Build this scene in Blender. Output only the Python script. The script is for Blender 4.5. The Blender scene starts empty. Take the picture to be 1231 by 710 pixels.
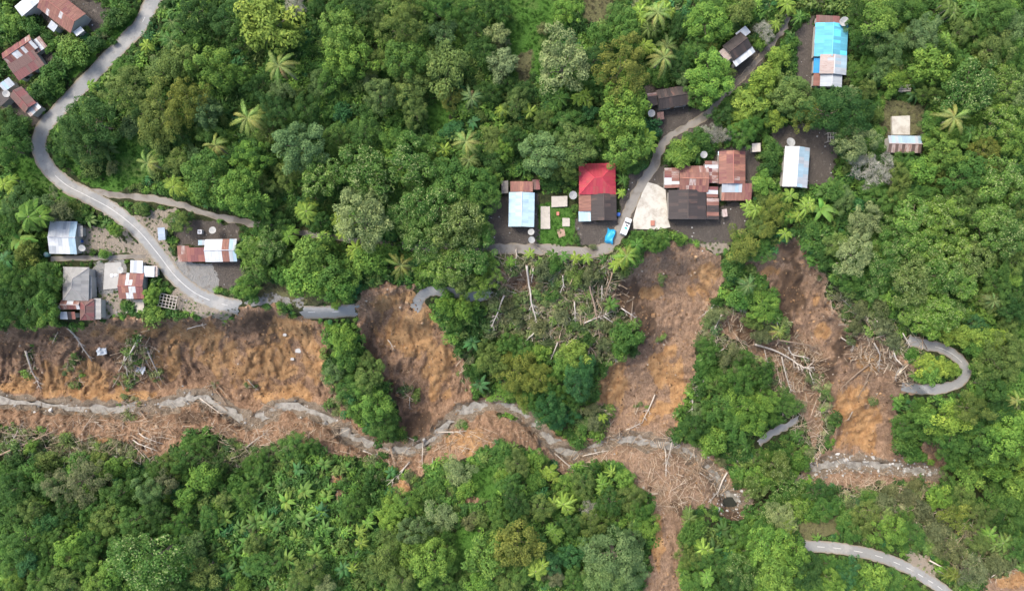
import bpy, math, random
import numpy as np
from mathutils import Matrix, Vector

random.seed(7)
RS = np.random.RandomState(7)
scene = bpy.context.scene
COL = scene.collection

# ------------------------------------------------------------------ camera, sky, sun, exposure
CAMZ, S = 170.0, 0.2            # drone height above the village shelf (m), metres per map unit at z = 0
cam_d = bpy.data.cameras.new('camera')
cam = bpy.data.objects.new('camera', cam_d)
COL.objects.link(cam)
cam.location = (0, 0, CAMZ)
cam.rotation_euler = (0, 0, 0)
cam_d.sensor_width = 36.0
cam_d.lens = 36.0 * CAMZ / (1231 * S)
cam_d.clip_start = 1.0
cam_d.clip_end = 2000.0
scene.camera = cam

SUN_AZ, SUN_EL = math.radians(-52), math.radians(56)      # azimuth from +Y towards +X
world = bpy.data.worlds.new('World')
scene.world = world
world.use_nodes = True
wn = world.node_tree
wn.nodes.clear()
sky = wn.nodes.new('ShaderNodeTexSky')
sky.sky_type = 'NISHITA'
sky.sun_disc = False
sky.sun_elevation = SUN_EL
sky.sun_rotation = SUN_AZ % (2 * math.pi)
sky.air_density = 1.0
sky.dust_density = 4.0
sky.ozone_density = 1.0
bgn = wn.nodes.new('ShaderNodeBackground')
bgn.inputs['Strength'].default_value = 0.15
wout = wn.nodes.new('ShaderNodeOutputWorld')
wn.links.new(sky.outputs[0], bgn.inputs[0])
wn.links.new(bgn.outputs[0], wout.inputs[0])

sun_d = bpy.data.lights.new('sun', 'SUN')
sun_d.energy = 1.5
sun_d.angle = math.radians(14)
sun_d.color = (1.0, 0.93, 0.82)
sun = bpy.data.objects.new('sun', sun_d)
COL.objects.link(sun)
sdir = Vector((math.sin(SUN_AZ) * math.cos(SUN_EL), math.cos(SUN_AZ) * math.cos(SUN_EL), math.sin(SUN_EL)))
sun.rotation_euler = sdir.to_track_quat('Z', 'Y').to_euler()
sun.location = (-60, 60, 120)

scene.view_settings.view_transform = 'Standard'
scene.view_settings.look = 'None'
scene.view_settings.exposure = 1.28
scene.view_settings.gamma = 1.0
scene.view_settings.use_curve_mapping = False
scene.cycles.max_bounces = 5
scene.cycles.diffuse_bounces = 3
scene.cycles.glossy_bounces = 2
scene.cycles.transmission_bounces = 3

# ------------------------------------------------------------------ helpers: noise, map, tagging
def vnoise(x, y, seed):
    r = np.random.RandomState(seed)
    L = r.rand(256, 256)
    xi = np.floor(x).astype(int); yi = np.floor(y).astype(int)
    fx = x - xi; fy = y - yi
    fx = fx * fx * (3 - 2 * fx); fy = fy * fy * (3 - 2 * fy)
    a = L[xi % 256, yi % 256]; b = L[(xi + 1) % 256, yi % 256]
    c = L[xi % 256, (yi + 1) % 256]; d = L[(xi + 1) % 256, (yi + 1) % 256]
    return (a * (1 - fx) + b * fx) * (1 - fy) + (c * (1 - fx) + d * fx) * fy

def fbm(x, y, seed, octv=4):
    s = 0.0; a = 0.5
    for i in range(octv):
        s = s + a * vnoise(x * 2 ** i + 17.3 * i, y * 2 ** i + 9.1 * i, seed + i)
        a *= 0.5
    return s

def sstep(a, b, x):
    t = np.clip((x - a) / (b - a), 0, 1)
    return t * t * (3 - 2 * t)

def sdf(poly, X, Y):
    """signed distance to a polygon, positive inside"""
    P = np.array(poly, float)
    d = np.full(X.shape, 1e12); ins = np.zeros(X.shape, bool)
    n = len(P)
    for i in range(n):
        ax, ay = P[i]; bx, by = P[(i + 1) % n]
        ex, ey = bx - ax, by - ay
        t = np.clip(((X - ax) * ex + (Y - ay) * ey) / (ex * ex + ey * ey + 1e-9), 0, 1)
        d = np.minimum(d, (X - ax - t * ex) ** 2 + (Y - ay - t * ey) ** 2)
        c = ((ay > Y) != (by > Y)) & (X < (bx - ax) * (Y - ay) / ((by - ay) + 1e-12) + ax)
        ins ^= c
    d = np.sqrt(d)
    return np.where(ins, d, -d)

def linedist(pts, X, Y):
    d = np.full(X.shape, 1e12)
    for (ax, ay), (bx, by) in zip(pts[:-1], pts[1:]):
        ex, ey = bx - ax, by - ay
        t = np.clip(((X - ax) * ex + (Y - ay) * ey) / (ex * ex + ey * ey + 1e-9), 0, 1)
        d = np.minimum(d, (X - ax - t * ex) ** 2 + (Y - ay - t * ey) ** 2)
    return np.sqrt(d)

def catmull(pts, n=8):
    P = [np.array(p, float) for p in pts]
    P = [2 * P[0] - P[1]] + P + [2 * P[-1] - P[-2]]
    out = []
    for i in range(1, len(P) - 2):
        for k in range(n):
            t = k / n
            out.append(0.5 * (2 * P[i] + (P[i + 1] - P[i - 1]) * t + (2 * P[i - 1] - 5 * P[i] + 4 * P[i + 1] - P[i + 2]) * t * t
                              + (3 * P[i] - 3 * P[i + 1] + P[i + 2] - P[i - 1]) * t ** 3))
    out.append(P[-2])
    return np.array(out)

# ------------------------------------------------------------------ the map of the place (plan units of 0.2 m)
STREAM = [(-220, 470), (-100, 476), (0, 481), (60, 487), (140, 492), (200, 487), (235, 477), (262, 487), (300, 505), (345, 488), (395, 503),
          (430, 530), (475, 541), (515, 531), (548, 500), (580, 488), (615, 489), (645, 512), (668, 535), (700, 546), (725, 530),
          (760, 528), (800, 533), (830, 545), (860, 570), (868, 585), (885, 604), (915, 596), (950, 578), (985, 561), (1020, 556), (1060, 560), (1100, 566), (1135, 572),
          (1180, 592), (1260, 615), (1450, 640)]
EDGE = [(-250, 388), (0, 387), (150, 384), (240, 380), (300, 366), (360, 370), (420, 372), (470, 336), (520, 345), (560, 350), (600, 318),
        (680, 312), (740, 312), (790, 294), (850, 300), (900, 300), (940, 272), (985, 290), (1020, 350), (1080, 420), (1110, 480), (1231, 520), (1480, 545)]
SLIDES = [
    # left scar down to the stream, with the trampled far bank
    [(-240, 392), (0, 389), (40, 388), (70, 391), (110, 386), (150, 377), (190, 382), (240, 379), (268, 386), (292, 371), (330, 363), (362, 381), (388, 388), (396, 410), (388, 440),
     (402, 470), (425, 505), (450, 530), (440, 552), (395, 546), (350, 528), (322, 536), (270, 527), (232, 522), (205, 545), (170, 545), (150, 530), (100, 528), (60, 522), (0, 512), (-240, 510)],
    # scar through the road
    [(431, 346), (462, 337), (498, 340), (506, 352), (520, 372), (541, 402), (556, 432), (573, 478), (556, 494), (540, 512), (520, 528), (490, 528), (478, 498), (462, 462), (446, 428), (428, 395)],
    # shingle flat in the stream bend
    [(480, 535), (520, 540), (548, 514), (580, 497), (622, 496), (650, 522), (680, 548), (700, 552), (690, 575), (660, 556), (620, 535), (585, 533), (560, 552), (530, 552), (500, 575), (455, 556)],
    # big slide behind the concrete yard
    [(772, 300), (800, 292), (838, 293), (866, 308), (876, 330), (868, 358), (846, 388), (838, 420), (835, 455), (822, 490), (815, 520), (850, 545), (882, 575), (905, 600), (890, 632),
     (850, 612), (824, 622), (820, 655), (826, 760), (762, 760), (772, 690), (785, 640), (780, 606), (758, 578), (735, 552), (700, 566), (690, 545), (716, 518), (716, 470), (728, 440), (762, 424), (770, 400), (752, 378), (732, 352), (752, 328)],
    # right-hand slide
    [(938, 290), (952, 272), (966, 276), (972, 302), (990, 330), (1002, 372), (1022, 400), (1060, 418), (1092, 440), (1098, 462), (1080, 475), (1078, 520), (1084, 548), (1130, 556), (1140, 575), (1060, 584),
     (1010, 588), (962, 582), (975, 552), (992, 540), (1002, 500), (990, 470), (974, 440), (952, 420), (936, 385), (925, 345), (905, 325), (895, 312), (920, 306)],
    [(898, 402), (940, 405), (965, 425), (985, 470), (990, 520), (978, 540), (962, 500), (945, 465), (915, 440), (895, 420)],
    [(1010, 395), (1060, 405), (1105, 440), (1100, 475), (1075, 480), (1040, 450), (1010, 420)],
    [(1170, 705), (1200, 690), (1260, 676), (1300, 760), (1180, 760)],
    [(592, 322), (625, 318), (645, 332), (655, 352), (630, 356), (600, 345)],
    [(868, 372), (900, 378), (910, 405), (880, 412), (860, 400)],
    [(1103, 520), (1130, 523), (1140, 560), (1118, 560), (1105, 545)],
    [(398, 566), (412, 560), (418, 590), (405, 604)],
    [(470, 580), (490, 572), (492, 590), (475, 598)],
    [(560, 585), (572, 580), (572, 605), (562, 605)],
]
OCHRE = [(110, 455, 40, 18), (330, 430, 30, 26), (190, 440, 26, 18), (60, 455, 40, 14), (800, 440, 20, 30), (850, 330, 22, 16), (500, 360, 20, 10), (990, 400, 10, 16),
      # (u, v, ru, rv) where the fresh subsoil is orange
    (95, 470, 45, 14), (150, 478, 40, 12), (25, 466, 30, 8), (300, 440, 30, 30), (375, 425, 16, 40), (350, 395, 25, 18), (270, 430, 30, 22), (210, 415, 18, 25), (240, 405, 26, 24), (345, 475, 40, 15),
    (495, 395, 40, 32), (525, 440, 22, 42), (460, 365, 28, 12), (560, 530, 28, 16), (740, 470, 22, 34), (735, 440, 16, 14), (815, 465, 10, 40), (848, 345, 20, 22),
    (783, 352, 14, 10), (1030, 505, 30, 42), (1020, 480, 18, 18), (925, 325, 14, 7), (981, 363, 6, 9), (1045, 435, 16, 12), (130, 535, 22, 10), (790, 650, 8, 40), (410, 580, 10, 14),
    (485, 585, 10, 10), (1215, 695, 25, 12), (150, 400, 40, 10), (60, 440, 16, 8), (790, 500, 20, 20)]
DARK = [(60, 400, 40, 10), (20, 420, 24, 12), (310, 385, 22, 14), (325, 410, 16, 20), (445, 440, 14, 50), (468, 480, 14, 30), (500, 510, 30, 16), (755, 355, 16, 24), (775, 385, 14, 30), (945, 300, 14, 22),
        (950, 360, 22, 40), (980, 440, 26, 24), (1090, 455, 14, 14), (880, 620, 26, 14), (820, 610, 14, 10), (875, 345, 10, 14), (900, 400, 20, 16), (120, 430, 30, 14), (190, 400, 16, 12), (1010, 420, 20, 20),
        (230, 500, 20, 10), (120, 535, 60, 10), (30, 530, 50, 14), (290, 540, 40, 14)]
ROAD_MAIN = [(205, -60), (197, -25), (186, -2), (179, 10), (168, 32), (149, 51), (112, 89), (78, 125), (52, 155), (47, 176), (56, 199), (78, 221), (104, 235), (135, 252), (166, 277), (189, 304), (210, 331), (233, 351), (259, 363), (289, 370)]
ROAD_MID = [(362, 375), (395, 375), (429, 373)]
ROAD_END = [(499, 372), (505, 358), (518, 350), (540, 351), (566, 357), (590, 352)]
LANE = [(100, 229), (150, 235), (205, 243), (250, 257), (300, 268), (340, 276), (400, 285), (470, 294), (540, 298), (600, 299), (650, 300), (700, 303), (722, 301), (738, 290), (748, 272), (757, 250), (769, 226), (784, 203), (799, 170),
        (820, 155), (850, 137), (880, 105), (904, 81), (920, 63), (940, 37), (948, 20)]
FOOTPATH = [(61, 311), (100, 310), (140, 309), (175, 308)]
HAIRPIN = [(1092, 408), (1104, 412), (1116, 415), (1133, 419), (1150, 429), (1160, 441), (1160, 452), (1149, 462), (1130, 467), (1106, 468), (1084, 464)]
LOWER = [(962, 654), (975, 656), (1011, 659), (1052, 667), (1086, 680), (1113, 695), (1136, 711), (1165, 740)]
SCRAP = [(912, 531), (938, 515), (961, 503)]
ROADS = [(ROAD_MAIN, 9.3), (ROAD_MID, 7.5), (ROAD_END, 6.5), (LANE, 6.5), (FOOTPATH, 3), (HAIRPIN, 6.5), (LOWER, 7), (SCRAP, 5)]
YARDS = [  # (polygon, kind): kinds are grey gravel, earth, sand, grass
    ([(216, 314), (255, 315), (262, 335), (258, 352), (285, 358), (285, 368), (240, 352), (205, 320)], 'grey'),
    ([(252, 313), (288, 300), (296, 330), (285, 345), (268, 350), (258, 335)], 'earth'),
    ([(225, 262), (290, 270), (290, 290), (215, 295), (210, 280)], 'earth'),
    ([(188, 250), (215, 252), (200, 290), (216, 315), (208, 322), (180, 285), (160, 262)], 'sand'),
    ([(122, 252), (150, 275), (175, 300), (185, 318), (165, 315), (155, 300), (140, 270)], 'sand'),
    ([(212, 345), (240, 366), (284, 376), (268, 388), (240, 380), (215, 374), (205, 360)], 'sand'),
    ([(88, 268), (120, 270), (150, 285), (160, 306), (90, 306)], 'sand'),
    ([(112, 314), (150, 313), (150, 350), (122, 352), (112, 340)], 'grey'),
    ([(120, 350), (148, 350), (148, 378), (122, 384)], 'sand'),
    ([(588, 240), (612, 232), (646, 234), (648, 292), (640, 298), (590, 297), (584, 270)], 'earth'),
    ([(647, 248), (664, 246), (690, 250), (690, 292), (647, 293)], 'lawn'),
    ([(692, 264), (745, 262), (742, 282), (722, 298), (696, 296)], 'earth'),
    ([(755, 210), (800, 200), (806, 275), (758, 278), (745, 285), (742, 270)], 'earth'),
    ([(805, 262), (900, 240), (905, 262), (882, 292), (830, 290), (806, 276)], 'earth'),
    ([(862, 180), (905, 170), (912, 200), (905, 242), (862, 240)], 'earth'),
    ([(955, 35), (980, 18), (980, 100), (968, 106), (956, 90)], 'earth'),
    ([(925, 150), (1004, 152), (1004, 222), (972, 224), (940, 175), (925, 168)], 'earth'),
    ([(1062, 122), (1108, 124), (1110, 160), (1098, 166), (1060, 166), (1055, 150)], 'drygrass'),
    ([(1068, 160), (1110, 160), (1110, 188), (1068, 188)], 'earth'),
    ([(775, 100), (830, 105), (830, 130), (858, 130), (860, 148), (820, 168), (795, 172), (782, 140)], 'earth'),
    ([(895, 55), (925, 55), (915, 85), (885, 110), (870, 112)], 'earth'),
    ([(612, -20), (668, -20), (668, 30), (655, 90), (620, 88), (608, 30)], 'lawn'),
    ([(622, 60), (640, 60), (638, 100), (620, 100)], 'drygrass'),
    ([(700, -10), (738, -10), (735, 24), (712, 30), (700, 20)], 'drygrass'),
    ([(18, 185), (44, 190), (60, 215), (92, 238), (80, 245), (40, 235), (20, 215)], 'lawn'),
    ([(56, 165), (72, 170), (80, 200), (110, 226), (140, 230), (140, 222), (100, 205), (85, 175)], 'lawn'),
    ([(140, 165), (175, 160), (180, 215), (150, 228), (118, 222), (135, 195)], 'lawn'),
    ([(76, 105), (140, 48), (170, 18), (160, 12), (128, 45), (90, 80)], 'lawn'),
    ([(42, 12), (70, 36), (118, 40), (135, 15), (110, -5), (50, -10)], 'earth'),
    ([(40, 60), (70, 60), (62, 84), (40, 90)], 'earth'),
    ([(0, 100), (35, 105), (52, 140), (44, 150), (20, 142), (0, 135)], 'earth'),
    ([(508, 128), (530, 118), (546, 132), (538, 160), (515, 160)], 'lawn'),
    ([(555, 625), (575, 640), (570, 700), (545, 705), (540, 660)], 'lawn'),
    ([(560, 560), (600, 560), (600, 600), (572, 605)], 'lawn'),
    ([(290, 362), (330, 353), (366, 357), (366, 368), (330, 364), (300, 371)], 'grey'),
    ([(300, 335), (345, 340), (400, 352), (420, 366), (360, 368), (310, 362)], 'drygrass'),
    ([(960, 630), (1010, 615), (1010, 640), (965, 650)], 'drygrass'),
    ([(1088, 655), (1110, 665), (1130, 690), (1120, 692), (1090, 675)], 'sand'),
    ([(840, 285), (870, 282), (876, 298), (860, 308), (842, 298)], 'sand'),
]
DRY = [  [(842, 366), (905, 366), (935, 390), (930, 412), (880, 425), (840, 410)],
     # brush zones where stems are broken and the green is dull
    [(585, 305), (740, 306), (770, 380), (740, 430), (700, 425), (640, 420), (585, 400)],
    [(895, 400), (985, 400), (1000, 500), (985, 560), (930, 480), (890, 430)],
    [(995, 330), (1040, 370), (1110, 410), (1115, 440), (1070, 450), (1000, 380)],
    [(1000, 575), (1120, 580), (1180, 660), (1120, 660), (1020, 620)],
    [(-120, 508), (150, 520), (215, 545), (300, 530), (370, 540), (330, 560), (150, 560), (-120, 545)],
    [(1130, 640), (1200, 610), (1231, 690), (1150, 700)],
]

STEP = 2.0
us = np.arange(-230, 1461 + .1, STEP); vs = np.arange(-230, 941, STEP)
U, V = np.meshgrid(us, vs)
ex, ey = zip(*EDGE)
def along(pts, x):
    p = sorted(pts); a, b = zip(*p)
    return np.interp(x, a, b)
def smooth1(f, x, w=22):
    return sum(f(x + k * w / 4) for k in range(-4, 5)) / 9
ve = smooth1(lambda x: along(EDGE, x), U, 30); vst = smooth1(lambda x: along(STREAM, x), U, 14)
t = (V - ve) / (vst - ve)
D = 21.0
prof = 0.12 * sstep(0, .15, t) + 0.88 * (0.55 * sstep(-0.05, 1.0, t) + 0.45 * np.clip(t, 0, 1))
H = -D * prof
dS = np.clip(V - vst, 0, None) * S
H = np.where(V > vst, -D + 13 * (1 - np.exp(-dS / 16)) + 0.12 * dS, H)
H = H + np.clip(ve - V, 0, None) * S * 0.05
stream_d = linedist(catmull(STREAM, 6), U, V)
slide_d = np.full(U.shape, -1e9)
for pl in SLIDES:
    slide_d = np.maximum(slide_d, sdf(pl, U, V))
slide_d = np.maximum(slide_d, np.where((U < 893) | ((U > 962) & (U < 1130)), 13 - stream_d, -1e9))
slide_d = slide_d + (fbm(U / 14, V / 14, 30, 3) - .44) * 18 + (fbm(U / 5, V / 5, 35, 3) - .44) * 10
road_d = np.full(U.shape, 1e9)
for pts, hw in ROADS:
    road_d = np.minimum(road_d, linedist(catmull(pts, 5), U, V) - hw)
yard = {k: np.zeros(U.shape) for k in ('grey', 'earth', 'sand', 'lawn', 'drygrass')}
for pl, k in YARDS:
    yard[k] = np.maximum(yard[k], sstep(-3, 3, sdf(pl, U, V) + (fbm(U / 9, V / 9, 77, 4) - .46) * 15))
anyyard = np.max(np.stack(list(yard.values())), 0)
soil = sstep(-2, 3.5, slide_d)
calm = np.clip(sstep(2, 22, road_d) * (1 - anyyard), 0, 1)
stream_d = linedist(catmull(STREAM, 6), U, V)
# scooped scars, rills running downhill, hummocks and clods
bowl = .6 * sstep(0, 11, slide_d) + .4 * sstep(8, 40, slide_d)
H -= bowl * 4.6 * sstep(0.02, .25, t) * (1 - sstep(.8, 1.0, t)) * sstep(3, 22, road_d)
skew = (0.55 * np.sin(U / 75.0) + .5 * (fbm(U / 60, V / 60, 41, 2) - .38) * 2) * (V - ve)
wx = (fbm(U / 30, V / 30, 45, 3) - .44) * 26; wy = (fbm(U / 30, V / 30, 46, 3) - .44) * 22
rill = np.abs(fbm((U + skew + wx) / 17, (V + wy) / 48, 50, 5) - .47) * 2
rill2 = np.abs(fbm((U + skew * 1.3 + wx) / 5.5, (V + wy) / 26, 60, 4) - .45) * 2
ter = fbm((U + wx) / 45, (V + wy) / 26, 47, 3) * 9; ter = np.floor(ter) + sstep(0, .22, ter - np.floor(ter)) - ter
H += soil * sstep(3, 10, road_d) * sstep(6, 24, stream_d) * (rill * 2.3 + rill2 * 1.1 + ter * .6 - 1.0 + np.abs(fbm((U + skew + wx) / 3.6, (V + wy) / 9, 63, 3) - .44) * 1.0)
H += soil * sstep(3, 10, road_d) * ((fbm(U / 11, V / 14, 90, 4) - .44) * 1.3 + (RS.rand(*U.shape) - .5) * .34)
H += (1 - soil) * calm * (fbm(U / 60, V / 60, 11, 3) - .44) * 4.0
H += (1 - soil) * calm * (RS.rand(*U.shape) - .5) * .2
chan = (1 - sstep(1125, 1150, U)) * .97 * (1 - .9 * sstep(893, 905, U) * (1 - sstep(948, 962, U))) * (1 - sstep(6, 15, stream_d + (fbm(U / 8, V / 8, 5, 3) - .44) * 9))
HB = -D - 1.2
bedn = (fbm(U / 13, V / 6, 501, 4) - .45) * 3.6 + (fbm(U / 30, V / 12, 502, 2) - .38) * 1.6
bedn = bedn - .55 * (1 - sstep(1.0, 5, stream_d + (fbm(U / 12, V / 12, 505, 2) - .38) * 14))
H = H * (1 - chan) + (HB + .3 + bedn) * chan
pd_ = 1 - sstep(6, 13, np.hypot(U - 876, V - 603)); H = H * (1 - pd_) + (HB - .6) * pd_
gravel = sstep(.02, .2, chan + soil) * (1 - sstep(5, 15, stream_d + (fbm(U / 9, V / 9, 15, 3) - .44) * 18))
def ell(lst):
    m = np.zeros(U.shape)
    w = (fbm((U + wx) / 9, (V + wy) / 14, 21, 5) - .47) * 3.2
    for (a, b, ra, rb) in lst:
        q = ((U - a) / ra) ** 2 + ((V - b) / rb) ** 2
        m = np.maximum(m, 1 - sstep(0.0, 1.6, q + w))
    return m
ochre, darksoil = ell(OCHRE), ell(DARK)

def samp(A, u, v):
    u = np.asarray(u, float); v = np.asarray(v, float)
    x = np.clip((u - us[0]) / STEP, 0, len(us) - 1.001); y = np.clip((v - vs[0]) / STEP, 0, len(vs) - 1.001)
    i = x.astype(int); j = y.astype(int); fx = x - i; fy = y - j
    return (A[j, i] * (1 - fx) + A[j, i + 1] * fx) * (1 - fy) + (A[j + 1, i] * (1 - fx) + A[j + 1, i + 1] * fx) * fy
def unproj(u, v, z):
    f = (CAMZ - z) / CAMZ * S
    return (u - 615.5) * f, (355 - v) * f, z
def G(u, v, dz=0.0):
    """the point dz above the ground that is met at plan position u, v"""
    return Vector(unproj(u, v, float(samp(H, u, v)) + dz))
def to_map(x, y, z):
    f = (CAMZ - z) / CAMZ * S
    return x / f + 615.5, 355 - y / f
def ground(x, y):
    z = 0.0
    for _ in range(6):
        u, v = to_map(x, y, z)
        z = 0.4 * z + 0.6 * float(samp(H, u, v))
    return z

def tag(o, label=None, cat=None, group=None, kind=None):
    if label: o['label'] = label
    if cat: o['category'] = cat
    if group: o['group'] = group
    if kind: o['kind'] = kind
    return o
def mesh(name, verts, faces, mat=None, smooth=False):
    m = bpy.data.meshes.new(name)
    m.from_pydata([tuple(map(float, p)) for p in verts], [], [tuple(map(int, f)) for f in faces])
    if mat: m.materials.append(mat)
    if smooth: m.polygons.foreach_set('use_smooth', [True] * len(m.polygons))
    m.update()
    return m
def fast_mesh(name, verts, quads, mat=None, smooth=False):
    """verts (n,3) array, quads (m,k) int array"""
    m = bpy.data.meshes.new(name)
    k = quads.shape[1]
    m.vertices.add(len(verts)); m.vertices.foreach_set('co', np.asarray(verts, np.float32).ravel())
    m.loops.add(quads.size); m.loops.foreach_set('vertex_index', quads.astype(np.int32).ravel())
    m.polygons.add(len(quads)); m.polygons.foreach_set('loop_start', np.arange(0, quads.size, k, dtype=np.int32))
    m.polygons.foreach_set('use_smooth', np.full(len(quads), smooth))
    if mat: m.materials.append(mat)
    m.update(calc_edges=True)
    return m
def fattr(m, name, vals, domain='FACE'):
    a = m.attributes.new(name, 'FLOAT', domain); a.data.foreach_set('value', np.asarray(vals, np.float32))
def link(name, data, parent=None):
    o = bpy.data.objects.new(name, data); COL.objects.link(o)
    if parent is not None: o.parent = parent
    return o
def empty(name, loc=(0, 0, 0), rz=0.0):
    o = bpy.data.objects.new(name, None); COL.objects.link(o)
    o.location = loc; o.rotation_euler = (0, 0, rz); o.empty_display_size = 0.3
    return o
def tube(pts, rad, seg=6, cap=True):
    """rings along a polyline; returns verts, faces"""
    V_, F_ = [], []
    pts = [Vector(p) for p in pts]
    n = len(pts)
    for i, p in enumerate(pts):
        d = (pts[min(i + 1, n - 1)] - pts[max(i - 1, 0)]).normalized()
        a = d.orthogonal().normalized() if abs(d.z) > .95 else d.cross(Vector((0, 0, 1))).normalized()
        b = d.cross(a)
        r = rad[i] if hasattr(rad, '__len__') else rad
        for k in range(seg):
            th = 2 * math.pi * k / seg
            V_.append(p + a * (r * math.cos(th)) + b * (r * math.sin(th)))
    for i in range(n - 1):
        for k in range(seg):
            F_.append((i * seg + k, i * seg + (k + 1) % seg, (i + 1) * seg + (k + 1) % seg, (i + 1) * seg + k))
    if cap:
        F_.append(tuple(range(seg - 1, -1, -1))); F_.append(tuple(range((n - 1) * seg, n * seg)))
    return V_, F_
def joined(parts):
    V_, F_ = [], []
    for v, f in parts:
        o = len(V_); V_ += list(v); F_ += [tuple(i + o for i in q) for q in f]
    return V_, F_
def box(x0, x1, y0, y1, z0, z1):
    v = [(x0, y0, z0), (x1, y0, z0), (x1, y1, z0), (x0, y1, z0), (x0, y0, z1), (x1, y0, z1), (x1, y1, z1), (x0, y1, z1)]
    return v, [(3, 2, 1, 0), (4, 5, 6, 7), (0, 1, 5, 4), (1, 2, 6, 5), (2, 3, 7, 6), (3, 0, 4, 7)]
def lathe(prof_, seg=20):
    V_, F_ = [], []
    for (r, z) in prof_:
        for k in range(seg):
            th = 2 * math.pi * k / seg
            V_.append((r * math.cos(th), r * math.sin(th), z))
    for i in range(len(prof_) - 1):
        for k in range(seg):
            F_.append((i * seg + k, i * seg + (k + 1) % seg, (i + 1) * seg + (k + 1) % seg, (i + 1) * seg + k))
    return V_, F_

# ------------------------------------------------------------------ materials
class NT:
    def __init__(s, name):
        s.m = bpy.data.materials.new(name); s.m.use_nodes = True
        s.t = s.m.node_tree; s.t.nodes.clear()
    def n(s, typ, inp=None, **kw):
        nd = s.t.nodes.new(typ)
        for k, v in kw.items(): setattr(nd, k, v)
        for k, v in (inp or {}).items():
            if isinstance(v, bpy.types.NodeSocket): s.t.links.new(v, nd.inputs[k])
            else: nd.inputs[k].default_value = v
        return nd
    def math(s, op, a, b=0.0, c=0.0, clamp=False):
        nd = s.n('ShaderNodeMath', {0: a, 1: b, 2: c}, operation=op); nd.use_clamp = clamp
        return nd.outputs[0]
    def mix(s, f, a, b, blend='MIX'):
        nd = s.n('ShaderNodeMix', None, data_type='RGBA', blend_type=blend)
        for i, x in ((0, f), (6, a), (7, b)):
            if isinstance(x, bpy.types.NodeSocket): s.t.links.new(x, nd.inputs[i])
            else: nd.inputs[i].default_value = x if i == 0 else (*x, 1) if len(x) == 3 else x
        return nd.outputs[2]
    def noise(s, vec, scale, detail=4, rough=.6):
        return s.n('ShaderNodeTexNoise', {'Vector': vec, 'Scale': scale, 'Detail': detail, 'Roughness': rough}).outputs[0]
    def ramp(s, x, a, b):
        return s.n('ShaderNodeMapRange', {0: x, 1: a, 2: b}, interpolation_type='SMOOTHSTEP').outputs[0]
    def out(s, shader):
        s.n('ShaderNodeOutputMaterial', {0: shader}); return s.m
    def bsdf(s, col, rough=.8, spec=.3, metal=0.0, normal=None):
        i = {'Base Color': col if isinstance(col, bpy.types.NodeSocket) else (*col, 1), 'Roughness': rough, 'Specular IOR Level': spec, 'Metallic': metal}
        if normal is not None: i['Normal'] = normal
        return s.n('ShaderNodeBsdfPrincipled', i).outputs[0]
    def bump(s, h, strength=.5, dist=.1):
        return s.n('ShaderNodeBump', {'Height': h, 'Strength': strength, 'Distance': dist}).outputs[0]

def leaf_material(name, instanced=False):
    q = NT(name)
    if instanced:
        base = q.n('ShaderNodeAttribute', attribute_type='INSTANCER', attribute_name='tone').outputs['Color']
    else:
        base = q.n('ShaderNodeObjectInfo').outputs['Color']
    lv = q.n('ShaderNodeAttribute', attribute_name='lv').outputs['Fac']
    pale = q.n('ShaderNodeAttribute', attribute_name='pale').outputs['Fac']
    v = q.n('ShaderNodeCombineXYZ', {0: lv, 1: lv, 2: lv}).outputs[0]
    hue = q.math('MULTIPLY_ADD', lv, .05, .45)
    c = q.n('ShaderNodeHueSaturation', {'Hue': q.math('SUBTRACT', 1.0, hue), 'Saturation': .96, 'Value': lv, 'Color': base}).outputs[0]
    c = q.mix(pale, c, (.3, .36, .15))
    b = q.bsdf(c, .6, .16)
    tr = q.n('ShaderNodeBsdfTranslucent', {'Color': c}).outputs[0]
    return q.out(q.n('ShaderNodeMixShader', {0: .22, 1: b, 2: tr}).outputs[0])
M_LEAF = leaf_material('leaf'); M_BRUSH = leaf_material('brush_leaf', True)

def solid(name, col, rough=.8, var=.25, scale=3.0, spec=.3, metal=0.0, bump=0.0):
    q = NT(name)
    co = q.n('ShaderNodeTexCoord').outputs['Object']
    nz = q.noise(co, scale, 5, .65)
    c = q.mix(1.0, (*col,), q.n('ShaderNodeCombineColor', {0: q.math('MULTIPLY_ADD', nz, 2 * var, 1 - var), 1: q.math('MULTIPLY_ADD', nz, 2 * var, 1 - var), 2: q.math('MULTIPLY_ADD', nz, 2 * var, 1 - var)}).outputs[0], 'MULTIPLY')
    nm = q.bump(nz, .6, bump) if bump else None
    return q.out(q.bsdf(c, rough, spec, metal, nm))
M_BARK = solid('bark', (.16, .13, .1), .9, .4, 2)
M_DEADWOOD = solid('dead_wood', (.42, .38, .33), .85, .35, 1.5)
M_PALMTRUNK = solid('palm_trunk', (.25, .22, .18), .9, .3, 4)
M_WALL = solid('house_wall', (.36, .34, .31), .9, .25, .8)
M_TIMBER = solid('grey_timber', (.16, .13, .105), .9, .4, 2)
M_CONCRETE = solid('concrete', (.3, .295, .28), .9, .3, .6, bump=.02)
M_SLAB = solid('slab', (.36, .33, .285), .9, .35, 1.2)
M_GLASS = solid('window_glass', (.03, .04, .05), .12, .1, 1, .5)
M_DOOR = solid('door_paint', (.16, .09, .05), .6)
M_DISH = solid('dish_mesh', (.3, .305, .295), .55, .15, 2)
M_METAL = solid('galvanised', (.38, .39, .4), .5, .2, 2, .5)
M_STONE = solid('stone', (.36, .36, .35), .9, .45, .35)
M_PAINTW = solid('road_paint', (.4, .4, .385), .7, .6, 1.3)
M_TARP = solid('blue_tarp', (.02, .3, .55), .45, .2, 1.2, .5)
M_VAN = solid('van_paint', (.62, .62, .62), .25, .04, 1, .5)
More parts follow.
